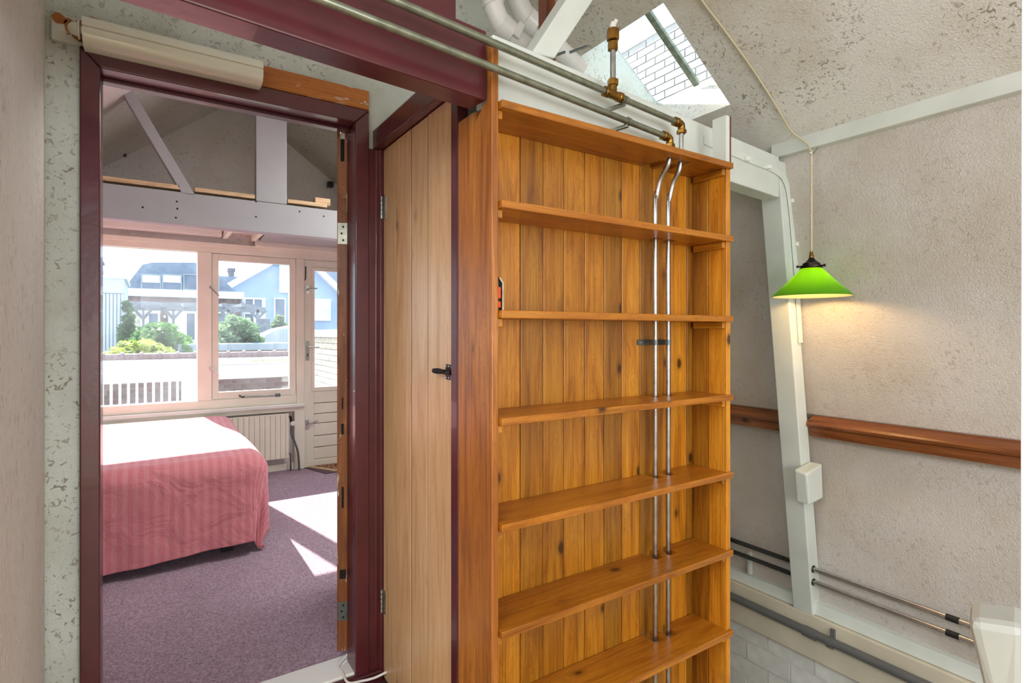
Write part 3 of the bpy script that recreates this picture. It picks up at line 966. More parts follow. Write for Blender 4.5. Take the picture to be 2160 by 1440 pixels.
# ================================================================== PVC DUCTS
for i, (pix, lab) in enumerate(((((1036, -150), (1037, -40), (1040, 5), (1050, 36), (1066, 60), (1130, 118), (1180, 165)), 'left of two thick white plastic ducts behind the beam'),
                               (((1082, -150), (1083, -60), (1088, -14), (1100, 20), (1118, 46), (1180, 106), (1225, 150)), 'right of two thick white plastic ducts behind the beam'))):
    Yp = 1.66 + 0.06 * i
    P = [onY(u, v, Yp) for u, v in pix]
    g = thing('air_duct', lab, 'duct', P[-1] - UP * 0.05)
    r = 0.036 if i == 0 else 0.040
    part('duct_pipe', MB().tube(smooth_path(P, 5), r, 20), M['white_pvc'], g, smooth='auto')
    for (k, w) in ((2, 0.014), (4, 0.05)):
        d = (P[k + 1] - P[k]).normalized()
        part('collar', MB().tube([P[k] - d * w / 2, P[k] + d * w / 2], r + 0.005, 20), M['white_pvc'], g, smooth='auto', bevel=0.001)
    d = (P[5] - P[4]).normalized()
    sd = d.cross(V3((0, 1, 0))).normalized()
    pt = P[4] + d * 0.035
    part('clip', MB().obox(pt - V3((0, r + 0.004, 0)), d, sd, V3((0, 1, 0)), (-0.012, 0.012), (-0.03, 0.03), (-0.006, 0.004)), M['white_pvc'], g, bevel=0.002)
    part('threaded_rod', MB().tube([P[5] - V3((0, r, 0)) + V3((0.02, 0, -0.02)), P[5] - V3((0, r, 0)) + V3((0.11, 0, 0.03))], 0.005, 8), M['grey_plate'], g)

# ================================================================== SKYLIGHT
sk = thing('window_1', 'skylight in the sloping ceiling with weathered glazing bar', 'skylight', (1.9, 1.73, zr(2.08)), kind='structure')
zs_ = lambda x: zr(x) + RT_T + 0.035
mb = MB()
gx0, gx1 = 1.66 + 0.10, 2.235
slope_piece(mb, gx0, gx1, 1.44, 2.0, zs_, 0.005)
part('pane', mb, M['roof_glass'], sk)
mb = MB(); slope_piece(mb, gx0 - 0.02, gx1 - 0.02, 1.718, 1.750, lambda x: zs_(x) - 0.022, 0.022)
part('glazing_bar', mb, M['green_bar'], sk, bevel=0.002)
for (ya, yb, xa, xb) in ((1.40, 1.455, gx0 - 0.06, gx1 + 0.05), (2.004, 2.06, gx0 - 0.06, gx1 + 0.05), (1.40, 2.06, gx1 - 0.003, gx1 + 0.05), (1.40, 2.06, gx0 - 0.06, gx0 + 0.003)):
    mb = MB(); slope_piece(mb, xa, xb, ya, yb, lambda x: zr(x) + RT_T - 0.002, 0.045)
    part('kerb', mb, M['white_paint'], sk)

# white painted brick wall of the neighbour, seen through the skylight
nw = thing('neighbour_wall', 'sunlit white painted brick wall seen through the skylight', 'brick wall', (3.8, 3.4, 2.2))
part('wall_body', MB().box(3.72, 3.95, 1.4, 5.6, -1.0, 3.98), M['sun_mortar'], nw)
bl2, bh2 = 0.215, 0.0665
me = MB().box(-0.012, 0.012, -bl2 / 2 + 0.006, bl2 / 2 - 0.006, 0.005, bh2 - 0.005).mesh('brick', V3((0, 0, 0)))
me.materials.append(M['sun_brick'])
for r in range(20):
    for k in range(13):
        y = 2.05 + k * bl2 + (bl2 / 2 if r % 2 else 0)
        piece('brick', me, nw, (3.716 + random.uniform(-.002, .002), y, 3.87 - (r + 1) * bh2))
part('coping', MB().box(3.69, 3.98, 1.4, 5.6, 3.875, 3.98), M['ext_white'], nw)

# ================================================================== RIGHT WALL FITTINGS
# purlin
solo('purlin', MB().hexa([(2.295, YB, 2.005), (2.36, YB, 2.005), (2.36, 1.40, 2.018), (2.295, 1.40, 2.018),
                          (2.295, YB, 2.09), (2.36, YB, 2.09), (2.36, 1.40, 2.10), (2.295, 1.40, 2.10)]), M['white_paint'],
     'white horizontal beam where the sloping ceiling meets the right wall', 'beam', bevel=0.004, kind='structure')
# leaning post
wallx = lambda z: 2.325 + (2.06 - z) * (0.24 / 1.19) if z > 0.87 else 2.60 + (0.84 - z) * 0.029
pf = lambda z: 2.305 + (1.853 - z) * 0.137
ps = thing('wall_post', 'white leaning timber post against the right wall behind the lamp', 'post', (2.56, 1.42, -0.07), kind='structure')
YP0, YP1 = 1.36, 1.455
zt_, zb_ = 2.0, -0.07
part('post', MB().hexa([(pf(zb_), YP0, zb_), (2.65, YP0, zb_), (2.65, YP1, zb_), (pf(zb_), YP1, zb_),
                        (pf(zt_), YP0, zt_), (2.36, YP0, zt_), (2.36, YP1, zt_), (pf(zt_), YP1, zt_)]), M['white_paint'], ps, bevel=0.005)
# painted cable run on the beam and post
run_pts = [bp(1.70, 0.006, 1.955), bp(2.05, 0.006, 1.952), bp(2.24, 0.006, 1.948), V3((2.332, 1.352, 1.915)), V3((2.375, 1.352, 1.80)), V3((2.42, 1.352, 1.5)), V3((2.455, 1.352, 1.2))]
cr = thing('cable_strip', 'white painted flat cable strip bending from beam to leaning post', 'cable', (2.3, 1.35, 1.2))
rp = smooth_path(run_pts, 6)
rb = MB()
for i in range(len(rp)):
    d = (rp[min(i + 1, len(rp) - 1)] - rp[max(i - 1, 0)]).normalized()
    sd = V3((0, -1, 0)).cross(d).normalized()
    rb.v += [rp[i] + sd * 0.016, rp[i] - sd * 0.016, rp[i] - sd * 0.016 + V3((0, .0055, 0)), rp[i] + sd * 0.016 + V3((0, .0055, 0))]
    if i:
        k0, k1 = 4 * (i - 1), 4 * i
        rb.f += [(k0 + a, k0 + (a + 1) % 4, k1 + (a + 1) % 4, k1 + a) for a in range(4)]
rb.f += [(0, 1, 2, 3), tuple(len(rb.v) - 4 + a for a in range(4))]
part('strip', rb, M['white_paint'], cr, bevel=0.002)
for (u, v) in ((1572, 336), (1618, 353)):
    p = onP(u, v, BO + BN * 0.006, BN)
    part('clip', MB().box(p.x - 0.012, p.x + 0.012, p.y - 0.016, p.y + 0.004, p.z - 0.008, p.z + 0.008), M['bright_white'], cr, bevel=0.003)
for (u, v) in ((1670, 424), (1678, 515)):
    p = onY(u, v, 1.352)
    part('clip', MB().box(p.x - 0.012, p.x + 0.012, p.y - 0.014, p.y + 0.008, p.z - 0.009, p.z + 0.009), M['bright_white'], cr, bevel=0.003)
# wooden ledge, interrupted by the post
LT = [(2.60, 0.876), (2.535, 0.850), (2.512, 0.840), (2.506, 0.829), (2.511, 0.818), (2.60, 0.816)]
LA = [(2.532, 0.815), (2.61, 0.815), (2.61, 0.772), (2.532, 0.772)]
lg = thing('ledge', 'orange brown wooden ledge along the right wall', 'ledge', (2.56, 0.5, 0.77), kind='structure')
for (ya_, yb_, lab) in ((YB, 1.358, 'longer rail in front of the leaning post'), (1.457, YD, 'short rail between post and bookcase')):
    part('rail', MB().prism(LT, 'y', ya_, yb_), M['ledge_wood'], lg, smooth='auto', label=lab)
    part('apron_board', MB().prism(LA, 'y', ya_, yb_), M['ledge_wood'], lg, bevel=0.002)
# junction box on the post
p = onY(1722, 1026, 1.335)
solo('junction_box', MB().hexa([(2.425, 1.30, 0.485), (2.545, 1.30, 0.497), (2.545, 1.359, 0.497), (2.425, 1.359, 0.485),
                                (2.405, 1.30, 0.625), (2.535, 1.30, 0.655), (2.535, 1.359, 0.655), (2.405, 1.359, 0.635)]), M['white_paint'],
     'white square box fixed low on the leaning post', 'box', bevel=0.008)
# heating pipes along the wall
for i, (zp, lab) in enumerate(((0.149, 'upper of two chrome pipes along the foot of the right wall'), (0.089, 'lower of two chrome pipes along the foot of the right wall'))):
    g = thing('wall_pipe', lab, 'pipe', (2.57, 0.6, zp - 0.012))
    part('chrome_pipe', MB().tube([(2.57, YB, zp), (2.57, 1.385, zp)], 0.0115, 14), M['chrome'], g, smooth='auto')
    part('black_pipe', MB().tube([(2.57, 1.44, zp), (2.57, YD, zp)], 0.0115, 14), M['black_shiny'], g, smooth='auto', label='black sleeved stretch beyond the post')
    yj = onX(2004, 1304 + i * 34, 2.57).y
    part('joint_sleeve', MB().tube([(2.57, yj - 0.03, zp), (2.57, yj + 0.012, zp)], 0.0128, 14), M['black'], g, smooth='auto')
    part('wall_rosette', MB().lathe([(0.017, 0), (0.015, 0.004)], (2.57, 1.358, zp), 14, (0, -1, 0)), M['black'], g)
# skirting ledge and fascia over the brick
sk_ = thing('baseboard_right', 'cream painted boards along the foot of the right wall', 'baseboard', (2.58, 0.5, -0.28), kind='structure')
part('upper_strip', MB().prism([(2.65, -0.012), (2.60, -0.018), (2.585, -0.066), (2.65, -0.066)], 'y', YB, YD), M['white_paint'], sk_)
part('fascia_board', MB().box(2.565, 2.66, YB, YD, -0.272, -0.069), M['beige_trim'], sk_, bevel=0.003)
part('cleat', MB().box(2.60, 2.62, 1.70, 1.715, -0.012, 0.10), M['white_paint'], sk_)
# grey drain pipe
dp = thing('drain_pipe', 'grey plastic drain pipe along the cream fascia board', 'pipe', (2.538, 1.0, -0.16))
part('pipe', MB().tube([(2.538, YB, -0.142), (2.538, YD, -0.134)], 0.0195, 18), M['grey_pvc'], dp, smooth='auto')
ya, yb = onX(1696, 1336, 2.538).y, onX(1722, 1350, 2.538).y
part('socket', MB().tube([(2.538, yb, -0.138), (2.538, ya, -0.137)], 0.0235, 18), M['grey_pvc'], dp, smooth='auto')
yk = onX(1752, 1360, 2.538).y
part('pipe_clip', MB().tube([(2.538, yk - 0.011, -0.139), (2.538, yk + 0.011, -0.139)], 0.0245, 18).box(2.55, 2.5655, yk - 0.009, yk + 0.009, -0.13, -0.085), M['grey_pvc'], dp, smooth='auto')
# small brown wooden post end behind the bookcase
solo('handrail_end', MB().box(2.40, 2.47, 1.86, 1.93, -0.6, 0.30), M['pine_side'], 'brown wooden post end just behind the bookcase right side', 'post', bevel=0.006)
# white tapered newel at the lower right
nb = V3((1.175, 0.335, -0.25))
mb = MB()
tcx, tcy, hz = 1.175, 0.335, 0.805
e1 = V3((RT[0], RT[1], 0)); e2 = V3((FW[0], FW[1], 0))
cc = e2 * 0.90 + e1 * (0.90 * (2100 - CX) / FPX)
def nq(u, d):
    return e2 * d + e1 * (d * (u - CX) / FPX)


top_ = [nq(2040, 0.860), nq(2165, 0.835), nq(2165, 0.905), nq(2044, 0.925)]
mid_ = [nq(2086, 0.860), nq(2165, 0.835), nq(2165, 0.905), nq(2088, 0.925)]
mb.add([p - UP * 0.045 for p in mid_] + [p + UP * 0.655 for p in mid_] + [p + UP * 0.80 for p in top_],
       [(3, 2, 1, 0), (8, 9, 10, 11)] + [(k * 4 + a, k * 4 + (a + 1) % 4, k * 4 + 4 + (a + 1) % 4, k * 4 + 4 + a) for k in range(2) for a in range(4)])
solo('stair_newel', mb, m_plain('dull_white_paint', lin(176, 177, 168), 0.45, 0, 0.05, 5), 'white rounded newel post at the lower right corner', 'newel', bevel=0.014)
# white board edge at the right picture border
cb = e2 * 0.62 + e1 * (0.62 * (2149 - CX) / FPX)
cq = e2 * 0.65 + e1 * (0.65 * (2153 - CX) / FPX)
mb = MB().hexa([cb, cb + e1 * 0.05, cq + e1 * 0.05, cq] +
               [p + e1 * 0.004 + UP * 2.2 for p in (cb, cb + e1 * 0.05, cq + e1 * 0.05, cq)])
mb.v = [p - UP * 0.045 for p in mb.v]
solo('white_post', mb, M['bright_white'], 'bright white upright board at the right picture edge', 'post', bevel=0.003)

# ================================================================== PENDANT LAMP
LX, LY = 2.262, 1.204
lm = thing('pendant_lamp', 'pendant lamp with green glass cone shade hanging by the right wall', 'lamp', (LX, LY, 1.395))
prof = [(0.036, 1.512), (0.046, 1.503), (0.098, 1.447), (0.150, 1.397)]
th = 0.004
outer = [(r, z - 1.395) for r, z in prof]
part('shade', MB().lathe(outer, (LX, LY, 1.395), 48).mesh and MB().lathe(outer + [(0.1475, 0.0015), (0.0955, 0.0505), (0.045, 0.105), (0.034, 0.1135)], (LX, LY, 1.395), 48, closed=True), M['shade_green'], lm, smooth='auto', label='glossy green glass cone shade')
part('shade_lining', MB().lathe([(0.033, 0.1125), (0.0435, 0.1045), (0.0945, 0.0495), (0.1465, 0.0012), (0.144, 0.0012), (0.0925, 0.0495), (0.042, 0.1025), (0.033, 0.1105)], (LX, LY, 1.395), 48, closed=True), M['shade_cream'], lm, smooth='auto', label='cream inside of the shade')
gal = part('gallery', MB().lathe([(0.040, 1.511), (0.042, 1.516), (0.042, 1.522), (0.033, 1.524), (0.032, 1.532), (0.026, 1.534), (0.020, 1.540), (0.014, 1.546), (0.010, 1.553), (0.0, 1.554)], (LX, LY, 0), 32), M['dark_metal'], lm, smooth='auto')
for a in (0.4, 2.5, 4.6):
    d = V3((math.cos(a), math.sin(a), 0))
    part('gallery_screw', MB().tube([V3((LX, LY, 1.518)) + d * 0.038, V3((LX, LY, 1.518)) + d * 0.056], 0.003, 8).tube([V3((LX, LY, 1.518)) + d * 0.054, V3((LX, LY, 1.518)) + d * 0.058], 0.0055, 10), M['dark_metal'], gal)
part('cord_grip', MB().lathe([(0.006, 1.552), (0.009, 1.555), (0.009, 1.566), (0.0065, 1.570), (0.0065, 1.580), (0.0, 1.582)], (LX, LY, 0), 16), M['brass'], lm, smooth='auto')
part('bulb', MB().lathe([(0.0, 1.418), (0.016, 1.422), (0.026, 1.436), (0.028, 1.450), (0.020, 1.472), (0.013, 1.49), (0.013, 1.515)], (LX, LY, 0), 20), M['bulb'], lm, smooth='auto')
hook = V3((LX, LY, 1.99))
cp = [onP(1470, -30, (RX, 0, RZ - 0.008), nrm), onP(1480, 0, (RX, 0, RZ - 0.008), nrm), onP(1530, 66, (RX, 0, RZ - 0.008), nrm), onP(1590, 150, (RX, 0, RZ - 0.008), nrm), onP(1640, 228, (RX, 0, RZ - 0.010), nrm),
      onP(1668, 275, (RX, 0, RZ - 0.02), nrm), V3((2.278, 1.232, 2.035)), hook + V3((0.006, 0.008, 0.008)), hook, V3((LX, LY, 1.95)), V3((LX, LY, 1.75)), V3((LX, LY, 1.58))]
part('cord', MB().tube(smooth_path(cp, 6), 0.0045, 8), M['cord'], lm, smooth=True)
part('hook', MB().tube([(LX - 0.012, LY, 1.985), (LX - 0.004, LY - 0.004, 1.976), (LX + 0.008, LY - 0.002, 1.981), (2.30, LY - 0.005, 2.012)], 0.003, 8), M['zinc_plate'], lm)
pl = bpy.data.lights.new('lamp_bulb', 'POINT')
pl.energy = 6.0
pl.color = (1.0, 0.66, 0.32)
pl.shadow_soft_size = 0.025
plo = bpy.data.objects.new('lamp_bulb', pl)
plo.location = (LX, LY, 1.448)
COL.objects.link(plo)

# ================================================================== BEDROOM: ROOF TRUSS
YT = 4.0
tt = thing('roof_truss', 'grey white roof truss with tie beam and king post across the bedroom', 'beam', (0.6, 4.04, 1.92), kind='structure')
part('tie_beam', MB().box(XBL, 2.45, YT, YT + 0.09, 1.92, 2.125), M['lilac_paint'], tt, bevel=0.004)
for (u, v) in ((373, 425), (374, 440), (371, 459), (540, 425), (540, 457), (301, 437), (632, 446), (683, 456)):
    p = onY(u, v, YT)
    part('screw_hole', MB().lathe([(0.006, 0), (0.005, 0.001)], (p.x, YT, p.z), 8, (0, -1, 0)), M['dark_void'], tt)
x0, x1 = onY(540, 300, YT).x, onY(605, 300, YT).x
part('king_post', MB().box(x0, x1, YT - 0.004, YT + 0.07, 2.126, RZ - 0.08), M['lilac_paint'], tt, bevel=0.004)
a0, a1 = onY(384, 408, YT), onY(412, 412, YT)
b0, b1 = onY(243, 170, YT), onY(268, 170, YT)
k = 1.18
b0 = a0 + (b0 - a0) * k; b1 = a1 + (b1 - a1) * k
off = V3((0, 0.07, 0))
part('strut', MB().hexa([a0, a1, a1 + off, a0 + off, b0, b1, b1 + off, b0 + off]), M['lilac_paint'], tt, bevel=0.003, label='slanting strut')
for (u0, u1) in ((150, 379), (411, 538), (607, 690)):
    xa, xb = onY(u0, 390, YT).x, onY(u1, 390, YT).x
    solo('loft_board', MB().box(xa, xb, YT + 0.0, YW - 0.02, 2.140, 2.166), M['raw_wood'],
         {150: 'pale raw loft board left of the slanting strut', 411: 'pale raw loft board between strut and king post', 607: 'pale raw loft board right of the king post'}[u0], 'board', bevel=0.002, group='loft boards on the bedroom tie beam')
solo('loft_block', MB().box(onY(665, 420, 4.05).x, onY(697, 420, 4.05).x, 4.05, 4.12, 2.166, 2.215), M['raw_wood'], 'small pale wood block lying on the right loft board', 'block', bevel=0.002)
for (u, v, w, h, lab) in ((261, 319, 0.035, 0.07, 'small black box under the left roof slope of the gable'), (697, 389, 0.05, 0.05, 'small black box under the right roof slope of the gable')):
    p = onY(u, v, YW - 0.05)
    g = thing('black_box', lab, 'speaker', p - V3((0, 0, h / 2)), group='black boxes on the gable wall')
    part('housing', MB().box(p.x - w / 2, p.x + w / 2, YW - 0.075, YW - 0.012, p.z - h / 2, p.z + h / 2), M['black'], g, bevel=0.004)
    part('bracket', MB().box(p.x - 0.008, p.x + 0.008, YW - 0.03, YW + 0.001, p.z - 0.02, p.z + 0.02), M['dark_metal'], g)

# flat ceiling over the window bay with battens
wc = thing('trim_5', 'white and peach boarded flat ceiling above the bedroom windows', 'ceiling boards', (0.5, 4.7, 2.05), kind='structure')
part('panel', MB().box(XBL, 2.4, YT + 0.09, YW, 2.10, 2.125), M['bright_white'], wc)
part('batten', MB().box(XBL, onY(500, 490, 4.75).x, 4.56, 4.62, 2.06, 2.10), M['cream'], wc, bevel=0.003)
part('batten', MB().box(XBL, onY(468, 500, 5.0).x, 4.93, 4.99, 2.065, 2.10), M['bright_white'], wc, bevel=0.003)
part('batten', MB().box(XBL, onY(468, 500, 5.2).x, 5.19, 5.30, 2.055, 2.10), M['bright_white'], wc, bevel=0.003)
for u in (470, 530):
    x = onY(u, 515, 5.25).x
    part('joist', MB().box(x, x + 0.035, YT + 0.09, YW, 2.045, 2.10), M['cream'], wc, bevel=0.003)
xr = onY(548, 515, 5.2).x
part('soffit', MB().hexa([(xr, 4.45, 2.095), (2.4, 4.45, 2.095), (2.4, 5.22, 2.04), (xr, 5.22, 2.04), (xr, 4.45, 2.10), (2.4, 4.45, 2.10), (2.4, 5.22, 2.10), (xr, 5.22, 2.10)]), M['lilac_paint'], wc)
part('fascia', MB().box(xr - 0.03, 2.4, 5.222, 5.262, 1.998, 2.06), M['cream'], wc, bevel=0.003)

# ================================================================== WINDOWS
XM0, XM1, XP0, XP1 = 0.32, 0.425, 1.108, 1.175
YF0, YF1 = YW - 0.025, YW + 0.075
w1 = thing('window_2', 'large fixed pane on the left of the cream bedroom window band', 'window', ((WL + XM0) / 2, YW, WB), kind='structure')
hd = 1.922
part('head', MB().box(WL, WR, YF0, YF1, hd, WT), M['cream'], w1, bevel=0.004)
part('head_lip', MB().box(WL, WR, YF0 - 0.018, YF0, WT - 0.028, WT + 0.01), M['cream'], w1, bevel=0.003)
part('bottom_rail', MB().box(WL, XP0, YF0, YF1, WB, 0.672), M['cream'], w1, bevel=0.004)
part('mullion', MB().box(XM0, XM1, YF0 - 0.008, YF1, 0.672, hd), M['cream'], w1, bevel=0.004)
part('stile', MB().box(WL, WL + 0.06, YF0, YF1, 0.672, hd), M['cream'], w1, bevel=0.004)
part('post', MB().box(XP0, XP1, YF0 - 0.008, YF1, 0.0, hd), M['cream'], w1, bevel=0.004)
part('pane', MB().box(WL + 0.06, XM0, YW + 0.045, YW + 0.05, 0.672, hd), M['glass'], w1)
sl = part('sill', MB().box(XBL, XP1 - 0.005, YF0 - 0.06, YF0 + 0.02, WB - 0.03, WB), M['bright_white'], w1, bevel=0.006)

cw = thing('window_3', 'cream framed casement window between fixed pane and balcony door', 'window', (0.77, YW, 0.672), kind='structure')
cx0, cx1, cz0, cz1 = XM1 + 0.004, XP0 - 0.004, 0.676, hd - 0.004
gx0_, gx1_, gz0, gz1 = 0.478, 1.05, 0.735, 1.862
fy0, fy1 = YW - 0.012, YW + 0.045
part('stile', MB().box(cx0, gx0_, fy0, fy1, cz0, cz1), M['cream'], cw, bevel=0.003)
part('stile', MB().box(gx1_, cx1, fy0, fy1, cz0, cz1), M['cream'], cw, bevel=0.003)
part('rail', MB().box(gx0_, gx1_, fy0, fy1, gz1, cz1), M['cream'], cw, bevel=0.003)
part('rail', MB().box(gx0_, gx1_, fy0, fy1, cz0, gz0), M['cream'], cw, bevel=0.003)
part('pane', MB().box(gx0_, gx1_, YW + 0.018, YW + 0.023, gz0, gz1), M['glass'], cw)
for v in (605, 775):
    p = onY(443, v, fy0)
    h = part('handle', MB().box(p.x - 0.016, p.x + 0.016, fy0 - 0.004, fy0, p.z - 0.036, p.z + 0.036), M['alu'], cw, bevel=0.002)
    e = onY(462, v + 19, fy0 - 0.05)
    part('lever', MB().tube([(p.x, fy0 - 0.004, p.z), (p.x, fy0 - 0.03, p.z), (e.x, fy0 - 0.045, e.z)], [0.009, 0.009, 0.006], 8), M['alu'], h, smooth='auto')
    for sx in (-1, 1):
        for szz in (-1, 1):
            part('screw', MB().lathe([(0.003, 0), (0.002, 0.001)], (p.x + sx * 0.009, fy0 - 0.004, p.z + szz * 0.027), 8, (0, -1, 0)), M['dark_metal'], h)
pa, pb = onY(508, 836, fy0 - 0.01), onY(588, 833, fy0 - 0.01)
h = part('stay_bar', MB().bar((pa.x, fy0 - 0.012, pa.z), (pb.x, fy0 - 0.012, pb.z), 0.008, 0.016), M['alu'], cw, bevel=0.002)
part('stay_foot', MB().box(pb.x - 0.03, pb.x + 0.012, fy0 - 0.02, fy0, pb.z - 0.014, pb.z + 0.014), M['grey_plate'], h, bevel=0.002)
part('stay_hook', MB().tube([(pa.x - 0.014, fy0 - 0.012, pa.z + 0.012), (pa.x + 0.012, fy0 - 0.014, pa.z - 0.006), (pa.x + 0.03, fy0 - 0.012, pa.z)], 0.006, 8), M['dark_metal'], h)

# panel and radiator niche under the sill
pn = thing('trim_6', 'cream panelling under the bedroom window sill', 'panelling', (0.4, YW - 0.02, 0), kind='structure')
part('apron', MB().box(XBL, XP1, YW - 0.05, YW - 0.001, 0.53, WB - 0.03), M['cream'], pn, bevel=0.003)
part('upright', MB().box(1.085, XP1, YW - 0.05, YW - 0.001, 0.0, 0.53), M['cream'], pn, bevel=0.003)
part('skirting', MB().box(XBL, 1.085, YW - 0.03, YW - 0.001, 0.0, 0.06), M['cream'], pn, bevel=0.003)

# balcony door
d3 = thing('door_3', 'cream balcony door with tall glass pane and horizontal planks below', 'door', (1.57, YW, 0.03), kind='structure')
DX0, DX1 = XP1 + 0.004, WR - 0.004
gx0_, gx1_ = onY(661.5, 700, YW + 0.02).x, 1.86
gz0, gz1 = 0.735, 1.82
part('stile', MB().box(DX0, 1.265, YW - 0.01, YW + 0.04, 0.035, hd - 0.004), M['cream'], d3, bevel=0.003)
part('stile', MB().box(1.88, DX1, YW - 0.01, YW + 0.04, 0.035, hd - 0.004), M['cream'], d3, bevel=0.003)
part('rail', MB().box(1.265, 1.88, YW - 0.01, YW + 0.04, gz1 + 0.02, hd - 0.004), M['cream'], d3, bevel=0.003)
for zz0, zz1 in ((gz0 - 0.03, gz0), (gz1, gz1 + 0.03)):
    part('glazing_bead', MB().box(1.245, 1.88, YW - 0.02, YW + 0.0, zz0, zz1), M['cream'], d3, bevel=0.002)
part('glazing_bead', MB().box(1.245, gx0_, YW - 0.02, YW + 0.0, gz0, gz1), M['cream'], d3, bevel=0.002)
part('pane', MB().box(1.265, 1.88, YW + 0.012, YW + 0.017, gz0 - 0.01, gz1 + 0.02), M['glass'], d3)
vz = [0.706, onY(685, 849, YW).z, onY(685, 871, YW).z, onY(685, 891, YW).z, onY(685, 917, YW).z, onY(685, 941, YW).z, 0.06]
for i in range(6):
    part('plank', MB().box(1.266, 1.879, YW - 0.002, YW + 0.03, vz[i + 1] + 0.003, vz[i] - 0.003), M['cream'], d3, bevel=0.005)
part('backing', MB().box(1.265, 1.88, YW + 0.03, YW + 0.04, 0.06, 0.735), M['cream'], d3)
part('bottom_strip', MB().box(DX0, DX1, YW - 0.012, YW + 0.035, 0.036, 0.06), M['cream'], d3, bevel=0.002)
for (u, v0, v1, eu, ev) in ((649, 601, 620, 670, 608), (649, 719, 760, 674, 732), (648, 884, 906, 671, 887)):
    p0, p1 = onY(u, v0, YW - 0.014), onY(u, v1, YW - 0.014)
    h = part('handle', MB().box(p0.x - 0.017, p0.x + 0.017, YW - 0.015, YW - 0.01, p1.z, p0.z), M['alu'], d3, bevel=0.002)
    cz = p0.z - 0.055 if v1 - v0 > 30 else (p0.z + p1.z) / 2
    e = onY(eu, ev, YW - 0.06)
    part('lever', MB().tube([(p0.x, YW - 0.015, cz), (p0.x, YW - 0.05, cz), (e.x, YW - 0.055, e.z)], [0.009, 0.009, 0.0065], 8), M['alu'], h, smooth='auto')
    part('spindle', MB().lathe([(0.008, 0), (0.007, 0.003)], (p0.x, YW - 0.015, cz), 12, (0, -1, 0)), M['dark_metal'], h)
    if v1 - v0 > 30:
        part('keyhole', MB().box(p0.x - 0.004, p0.x + 0.004, YW - 0.0155, YW - 0.014, cz - 0.09, cz - 0.06), M['dark_void'], h)
p0, p1 = onY(645, 562, YW - 0.02), onY(645, 591, YW - 0.02)
part('hook', MB().tube([(p0.x, YW - 0.012, p0.z), (p0.x, YW - 0.02, p0.z - 0.02), (p1.x, YW - 0.02, p1.z + 0.02), (p1.x - 0.008, YW - 0.02, p1.z)], 0.004, 8), M['dark_metal'], d3)
solo('trim_7', MB().box(XP1, 2.4, YW - 0.03, YW + 0.06, 0.0, 0.034), M['cream'], 'cream sill strip under the balcony door', 'sill', bevel=0.003, kind='structure')

# ================================================================== RADIATOR
rd = thing('radiator', 'cream panel radiator under the window sill behind the bed', 'radiator', (0.5, 5.2, 0.1))
rx0, rx1, rz0, rz1, ry = -0.2, 1.028, 0.125, 0.515, 5.205
prof = []
n = int((rx1 - rx0) / 0.042)
for i in range(n):
    a = rx0 + (rx1 - rx0) * i / n; b_ = rx0 + (rx1 - rx0) * (i + 1) / n; w = b_ - a
    prof += [(a, ry), (a + w * .28, ry), (a + w * .38, ry - .011), (a + w * .72, ry - .011), (a + w * .82, ry)]
prof += [(rx1, ry), (rx1, ry + 0.03), (rx0, ry + 0.03)]
part('ribbed_panel', MB().prism(prof, 'z', rz0, rz1), M['cream'], rd)
part('top_channel', MB().box(rx0, rx1, ry - 0.001, ry + 0.03, rz1 - 0.012, rz1 + 0.004), M['cream'], rd, bevel=0.003)
part('bottom_channel', MB().box(rx0, rx1, ry - 0.001, ry + 0.03, rz0 - 0.004, rz0 + 0.012), M['cream'], rd, bevel=0.003)
part('bracket', MB().box(0.78, 0.81, ry, YW - 0.001, rz0 - 0.02, rz0), M['grey_plate'], rd)
vx = 1.045
v_ = part('valve', MB().tube([(rx1 - 0.01, ry + 0.015, rz1 - 0.02), (vx, ry + 0.015, rz1 - 0.03), (vx + 0.008, ry + 0.01, rz1 - 0.09)], 0.012, 10), M['dark_metal'], rd, smooth='auto')
part('knob', MB().lathe([(0.020, 0), (0.022, 0.008), (0.020, 0.026), (0.012, 0.03)], (vx + 0.014, ry - 0.005, rz1 - 0.085), 16, (0, -1, 0)), M['bright_white'], v_, smooth='auto')
part('pipe', MB().tube(smooth_path([(vx + 0.008, ry + 0.01, rz1 - 0.1), (vx + 0.006, ry + 0.01, rz1 - 0.18), (vx + 0.04, ry + 0.005, 0.24), (vx + 0.062, ry, 0.15), (vx + 0.072, ry, 0.0)]), 0.009, 10), M['grey_plate'], rd, smooth='auto')
part('pipe', MB().tube([(rx1 - 0.01, ry + 0.015, rz0 + 0.03), (vx, ry + 0.015, rz0 + 0.03), (vx + 0.002, ry + 0.015, 0.0)], 0.008, 10), M['grey_plate'], rd, smooth='auto')

# ================================================================== BED
bed = thing('bed', 'bed covered with a pink striped bedspread hanging to the floor', 'bed', (-0.5, 4.2, 0))
BLX, BYF, BR, BTOP = 0.47, 3.475, 0.10, 0.555
part('mattress', MB().box(-1.70, BLX + 0.06, BYF - 0.05, 5.10, 0.16, BTOP - 0.03), M['mattress'], bed, bevel=0.05)
for (x, y) in ((0.33, 3.50), (0.33, 5.0), (-1.62, 3.50), (-1.62, 5.0)):
    part('leg', MB().box(x, x + 0.06, y, y + 0.06, 0.0, 0.16), M['black'], bed, bevel=0.003)


